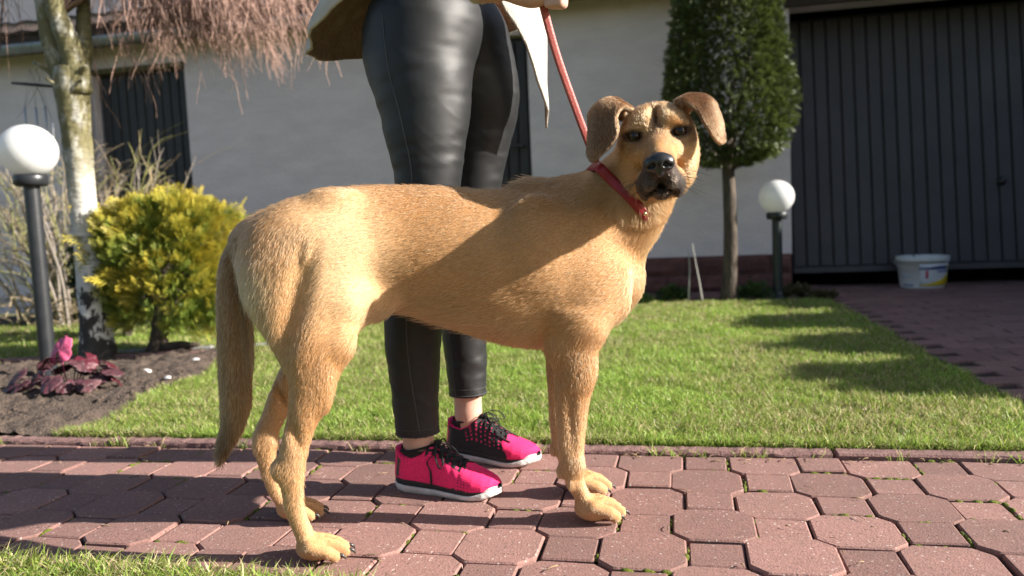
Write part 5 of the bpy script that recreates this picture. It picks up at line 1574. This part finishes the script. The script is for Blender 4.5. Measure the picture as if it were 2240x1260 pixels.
# coat: open jacket hanging from the shoulders, flared at the back, one front corner hanging low
nu, nv_ = 90, 60
uu_ = np.linspace(0, 1, nu); A0, A1 = R(-14), R(322)          # angle, 0 = front, grows towards the viewer's side (-Y)
ang = A0+(A1-A0)*uu_
deg = np.degrees(ang)
hem = np.interp(deg, [-14, -9, -3, 4, 12, 20, 32, 50, 80, 110, 140, 160, 185, 205, 250, 290, 322], [.812, .83, .87, .935, 1.02, 1.09, 1.13, 1.15, 1.155, 1.14, 1.06, 1.005, 1.00, 1.02, 1.05, 1.06, 1.06])
hemx = np.interp(deg, [-14, -6, 2, 10, 20, 45, 90, 140, 180, 220, 270, 310, 322], [.264, .252, .230, .205, .19, .185, .185, .255, .300, .27, .20, .21, .22])
G = np.zeros((nu, nv_, 3))
for j in range(nv_):
    t = j/(nv_-1)
    zz_ = 1.40+(hem-1.40)*t
    rx = np.interp(t, [0, .12, .4, 1], [.075, .115, .135, 0])*1.0
    base_rx = np.interp(t, [0, .12, .45, .75], [.07, .12, .145, .16]); base_ry = np.interp(t, [0, .12, .45, .75], [.11, .185, .195, .205])
    wf = np.exp(-(np.clip(deg+14, 0, 400)/22)**2)*np.interp(t, [0, .1, .32], [0, .3, 1]); base_rx = base_rx*(1-wf)+hemx*wf
    fl = sstep(.45, 1., t)
    rx = base_rx*(1-fl)+hemx*fl; ry = base_ry*(1-fl)+np.clip(hemx*.95, .19, .25)*fl
    fold = 1+.045*fl*np.sin(ang*7+1.2)+.02*fl*np.sin(ang*13)+.02*fl*np.sin(ang*23+t*4)
    G[:, j, 0] = -.535+np.cos(ang)*rx*fold; G[:, j, 1] = 1.79-np.sin(ang)*ry*fold; G[:, j, 2] = zz_
V2, Q2 = sheet_solid(G, .0055)
nq_ = (nu-1)*(nv_-1)
ct = add('coat', new_mesh('coat', V2-PB, Q2), None, person)
ct.data.materials.append(M['coat']); ct.data.materials.append(M['lining'])
idx = np.zeros(len(Q2), np.int32); 
nrm_in = nq_
idx[nq_:2*nq_] = 1
# the lining is the side that looks at the body
c0 = V2[Q2[0]].mean(0); n0 = np.cross(V2[Q2[0][2]]-V2[Q2[0][0]], V2[Q2[0][3]]-V2[Q2[0][1]])
if n0 @ (c0-np.array([-.535, 1.79, c0[2]])) < 0: idx[:nq_], idx[nq_:2*nq_] = 1, 0
ct.data.polygons.foreach_set('material_index', idx)
# sleeves
for nm, pts in (('sleeve', [(-.53, 1.65, 1.385, .062), (-.505, 1.575, 1.225, .058), (-.46, 1.535, 1.135, .053), (-.38, 1.513, 1.078, .046), (-.335, 1.502, 1.048, .042)]),
                ('sleeve', [(-.53, 1.93, 1.385, .062), (-.55, 1.985, 1.15, .058), (-.53, 2.005, 1.04, .052), (-.515, 2.0, .96, .046)])):
    P = crom(pts, 30); P[:, 3] *= 1+.05*np.sin(np.arange(30)*1.7)
    MB().tube(P[:, :3]-PB, P[:, 3], 24).build(nm, M['coat'], ct, True)

# ---- running shoes
def shoe(heel, ang_, outer_is_camera, seed):
    """local x heel->toe, y left, z up"""
    sh = empty('shoe_frame'); COL.objects.unlink(sh); bpy.data.objects.remove(sh)
    Ls = .262
    def wx(x):      # half width of the sole plan
        s = x/Ls
        w = np.interp(s, [0, .02, .06, .14, .3, .45, .58, .70, .80, .88, .94, .98, 1.], [.004, .016, .026, .0335, .0345, .0355, .0415, .0460, .0450, .0390, .0295, .0175, .004])
        return w
    def cy(x): return np.interp(x/Ls, [0, .4, .7, 1.], [0, .002, .002, -.004])*(1 if outer_is_camera else -1)
    def zs(x): return np.interp(x/Ls, [0, .25, .5, .75, 1.], [.036, .033, .028, .024, .026])      # top of the midsole
    def zb(x): return np.interp(x/Ls, [0, .06, .2, .75, .88, 1.], [.010, .002, .0, .0, .004, .014])  # underside
    nx_, nvv = 190, 44
    s_ = np.linspace(0, 1, nx_); xs = Ls*(.5-.5*np.cos(np.pi*np.clip(s_*.98+.01, 0, 1)))*.5+Ls*s_*.5
    xs = .002+(Ls-.006)*(xs-xs[0])/(xs[-1]-xs[0])
    topz = np.interp(xs, [0, .012, .035, .060, .082, .098, .115, .14, .17, .20, .225, .245, .258, .262], [.066, .065, .054, .050, .060, .078, .076, .064, .050, .038, .0295, .021, .011, .004])
    open_ = np.interp(xs, [0, .004, .012, .03, .06, .085, .098, .108], [.0, .014, .0275, .0350, .0350, .028, .015, 0.])
    G = np.zeros((nx_, 2*nvv-1, 3)); VV = np.linspace(-1, 1, 2*nvv-1)
    w = wx(xs)-.001
    for j, v in enumerate(VV):
        sg = -1 if v < 0 else 1; a_ = (1-abs(v))*np.pi/2          # a=0 at the sole, 90 at the top
        bul = 1+.08*np.sin(2*a_)*np.interp(xs, [0, .05, .2, .25], [.6, .5, 1, .4])
        y = open_+(w*bul-open_)*np.cos(a_)**np.interp(xs, [0, .1, .2], [.55, .75, .8])
        z = zs(xs)-.002+topz*np.sin(a_)**np.interp(xs, [0, .1, .2], [1.0, .95, .85])
        G[:, j] = np.stack([xs+np.where(xs < .02, .006*np.sin(a_), 0)-.000, cy(xs)+sg*y, z], 1)
    # colours by panel
    Xg = np.repeat(xs[:, None], 2*nvv-1, 1); Vg = np.repeat(VV[None], nx_, 0); up = 1-np.abs(Vg)
    sgn = np.sign(Vg+1e-9)           # +1 left side, -1 right side of the foot
    medial = (sgn > 0) if outer_is_camera else (sgn < 0)
    pink = np.array([.93, .022, .15]); blk = np.array([.016, .016, .018]); wht = np.array([.70, .66, .64])
    C_ = np.tile(pink, (nx_, 2*nvv-1, 1))
    toe0 = .178+.020*np.cos(np.clip(up, 0, 1)*np.pi)                       # toe cap border
    black = medial & (Xg > .022) & (Xg < toe0)
    lacez = (Xg > .092) & (Xg < .178) & (up > .60-.9*np.clip(Xg-.11, 0, .1))
    dash = black & (np.sin(Xg*2*np.pi/.0135+up*7) > .55) & (np.sin(up*2*np.pi/.115+Xg*60) > .25) & (Xg > .075) & (up > .22) & (up < .93)
    rim = (Xg < .100) & (up > .86)
    C_[black] = blk; C_[lacez] = blk
    sqd = lacez & ((np.mod(Xg-.10, .0165) < .0062) & (np.mod(up, .2) < .095)) 
    C_[dash] = pink; C_[sqd & ~medial] = pink*.9; C_[rim & ~lacez] = pink
    C_[(Xg > .010+.018*up) & (Xg < .022+.018*up) & (up < .62) & (up > .04)] = (.10, .065, .05)
    dots = ~medial & (np.mod(Xg, .008) < .0022) & (np.mod(up, .09) < .03) & (((Xg < .05) & (up > .35)) | ((Xg > .17) & (Xg < .205)))
    C_[dots] *= .25
    bumper = (Xg > .236+.05*up) & (up < .42); C_[bumper] = wht*.85
    rib = (Xg > .178) & ~bumper
    hgt = np.where(rib, .00045*np.sin((up*1.2+np.abs(Vg)*0)*2*np.pi/.075+Xg*60), 0)
    nrm = np.cross(np.gradient(G, axis=0), np.gradient(G, axis=1)); nrm /= np.linalg.norm(nrm, axis=2, keepdims=True)+1e-9
    if nrm[nx_//2, nvv-1, 2] < 0: nrm = -nrm
    crease = .0012*np.exp(-((Xg-.165+.02*up)/.006)**2)+.001*np.exp(-((Xg-.185+.02*up)/.006)**2)
    G = G+nrm*(hgt-crease)[..., None]
    surf = G.copy()
    V3, Q3 = sheet_solid(G, .0022)
    me = new_mesh('shoe', V3, Q3, {'col': np.concatenate([C_.reshape(-1, 3)]*2)})
    sh = add('shoe', me, M['upper'], person)
    sh.location = (heel[0]-PB[0], heel[1]-PB[1], .0015); sh.rotation_euler = (0, 0, R(ang_))
    # midsole and outsole as swept outlines
    xo = Ls*(.5-.5*np.cos(np.linspace(0, np.pi, 70)))
    def outline(off):
        ww = wx(xo)+off
        return np.concatenate([np.c_[xo, cy(xo)-ww], np.c_[xo[::-1][1:-1], (cy(xo)+ww)[::-1][1:-1]]])
    def slab(levels, name, m):
        rings = [np.c_[outline(off), zf(outline(off)[:, 0])] for off, zf in levels]; n = len(rings[0]); k = np.arange(n)
        V4 = np.concatenate(rings); F4 = [np.stack([i*n+k, i*n+np.roll(k, -1), (i+1)*n+np.roll(k, -1), (i+1)*n+k], 1) for i in range(len(rings)-1)]
        MB().raw(V4, [np.concatenate(F4), k[None][:, ::-1], (k+(len(rings)-1)*n)[None]]).build(name, m, sh, True)
    toe_f = lambda x: np.interp(x/Ls, [0, .80, .93, 1.], [0, 0, .40, .44])
    md2 = lambda x: zb(x)+(zs(x)-zb(x))*(.53+toe_f(x))
    mid = lambda f: (lambda x: zb(x)+(zs(x)-zb(x))*f)
    grv = lambda x: .0014*(np.mod(x, .022) < .003)*(x > .06)
    slab([(-.004, mid(0)), (.000, lambda x: mid(.10)(x)+grv(x)), (.0022, mid(.32)), (.0022, mid(.50)), (.0014, md2), (-.01, md2)], 'outsole', M['outsole'])
    slab([(-.006, lambda x: md2(x)+.0002), (-.0004, lambda x: md2(x)+.0006), (-.0002, lambda x: np.maximum(mid(.88)(x), md2(x)+.001)), (-.0008, mid(1.02)), (-.004, mid(1.06))], 'midsole', M['midsole'])
    # sock
    P = crom([(.052, 0, .03, .026), (.055, 0, .065, .030), (.058, 0, .100, .0365)], 8)
    b = MB(); b.tube(P[:, :3], P[:, 3], 26, False); b.raw(*[np.zeros((0, 3)), []]) if False else None
    b.tube(np.array([(.058+.0368*math.cos(t), .0368*math.sin(t), .099+.007*math.cos(t)) for t in np.linspace(0, 2*np.pi, 40)]), .0032, 6, False)
    b.tube(crom([(.070, 0, .06, .030), (.088, 0, .080, .027), (.104, 0, .098, .020)], 8)[:, :3], np.linspace(.030, .017, 8), 18)
    b.build('sock', M['sock'], sh, True)
    # laces: crossings over the instep, a bow with two loops and two hanging ends
    def sp(x, v, off=.0022):
        i = int(np.argmin(np.abs(xs-x))); j = int(round((v+1)/2*(2*nvv-2)))
        return surf[i, j]+nrm[i, j]*off
    def lace(P, name='lace', flat=(1.5, .6), r=.0017, n=26):
        MB().tube(crom(P, n), r, 7, True, None, flat).build(name, M['lace'], sh, True)
    for k, x in enumerate((.112, .127, .142, .157, .170)):
        e = .34-.02*k
        lace([sp(x, -e), sp(x+.004, -e*.5, .0035), sp(x+.007, 0, .0042), sp(x+.011, e*.5, .0035), sp(x+.014, e)])
        lace([sp(x, e), sp(x+.004, e*.5, .0045), sp(x+.007, 0, .0055), sp(x+.011, -e*.5, .0045), sp(x+.014, -e)])
    k0 = sp(.108, 0, .006)
    lace([k0+(-.006, -.004, 0), k0+(0, 0, .003), k0+(.006, .004, 0)], 'lace_knot', (1.6, 1.4), .0042, 10)
    for s in (-1, 1):
        if outer_is_camera:
            lace([k0, k0+(.006, s*.018, .006), sp(.118, s*.42, .010), sp(.132, s*.62, .006), sp(.140, s*.50, .008), sp(.126, s*.24, .010), k0], 'lace_loop')
            lace([k0, sp(.116, s*.34, .009), sp(.110+.01*s, s*.58, .005), sp(.118+.01*s, s*.80, .004), sp(.124+.012*s, s*.97, .005)+(0, s*.004, -.006)], 'lace_end')
        else:
            lace([k0, k0+(.016, s*.010, .014), k0+(.042, s*.016, .010), k0+(.052, s*.014, -.004), k0+(.034, s*.006, -.004), k0], 'lace_loop')
            lace([k0, k0+(.020, -.006+s*.010, .006), sp(.150, -.12+s*.12, .010), sp(.180, -.10+s*.2, .004), sp(.198, -.06+s*.24, .003)], 'lace_end')
    return sh
s1 = shoe((-.640, 1.676), -11, True, 1); s1['label'] = 'mostly pink running shoe nearest the viewer'
s2 = shoe((-.590, 1.932), -17, False, 2); s2['label'] = 'black sided running shoe with pink dashes and toe'

# ---- leash from the hand down to the collar
A_ = np.array([-.262, 1.628, 1.062])+HOFF; Bc = d2w(np.array([[.318, -.012, .708]]))[0]
P = crom([A_+(-.0, .0, .01), A_*.7+Bc*.3+(-.003, 0, -.006), A_*.35+Bc*.65+(-.002, 0, -.006), Bc], 40)
tdir = np.gradient(P, axis=0); tdir /= np.linalg.norm(tdir, axis=1, keepdims=True)
view = np.array([.35, -1, .1]); tw = np.linspace(0, .5, 40)
sd = np.cross(tdir, view); sd /= np.linalg.norm(sd, axis=1, keepdims=True)
G = P[:, None]+sd[:, None]*np.linspace(-.0075, .0075, 4)[None, :, None]
lb = Bc
leash = tag(empty('leash', tuple(A_)), 'faded red leather leash running from hand to dog collar', 'leash')
V5, Q5 = sheet_solid(G-A_, .0028); MB().raw(V5, Q5).build('strap', M['leash'], leash, True)
Pl = A_+np.array([(0, 0, .008), (.004, -.014, .016), (-.004, -.02, .034), (-.014, .002, .045), (-.012, .016, .03), (-.002, .012, .012)])
G = crom(Pl, 30)[:, None]+np.array([.0075, 0, 0])*np.linspace(-1, 1, 3)[None, :, None]
V5, Q5 = sheet_solid(G-A_, .0028); MB().raw(V5, Q5).build('hand_loop', M['leash'], leash, True)
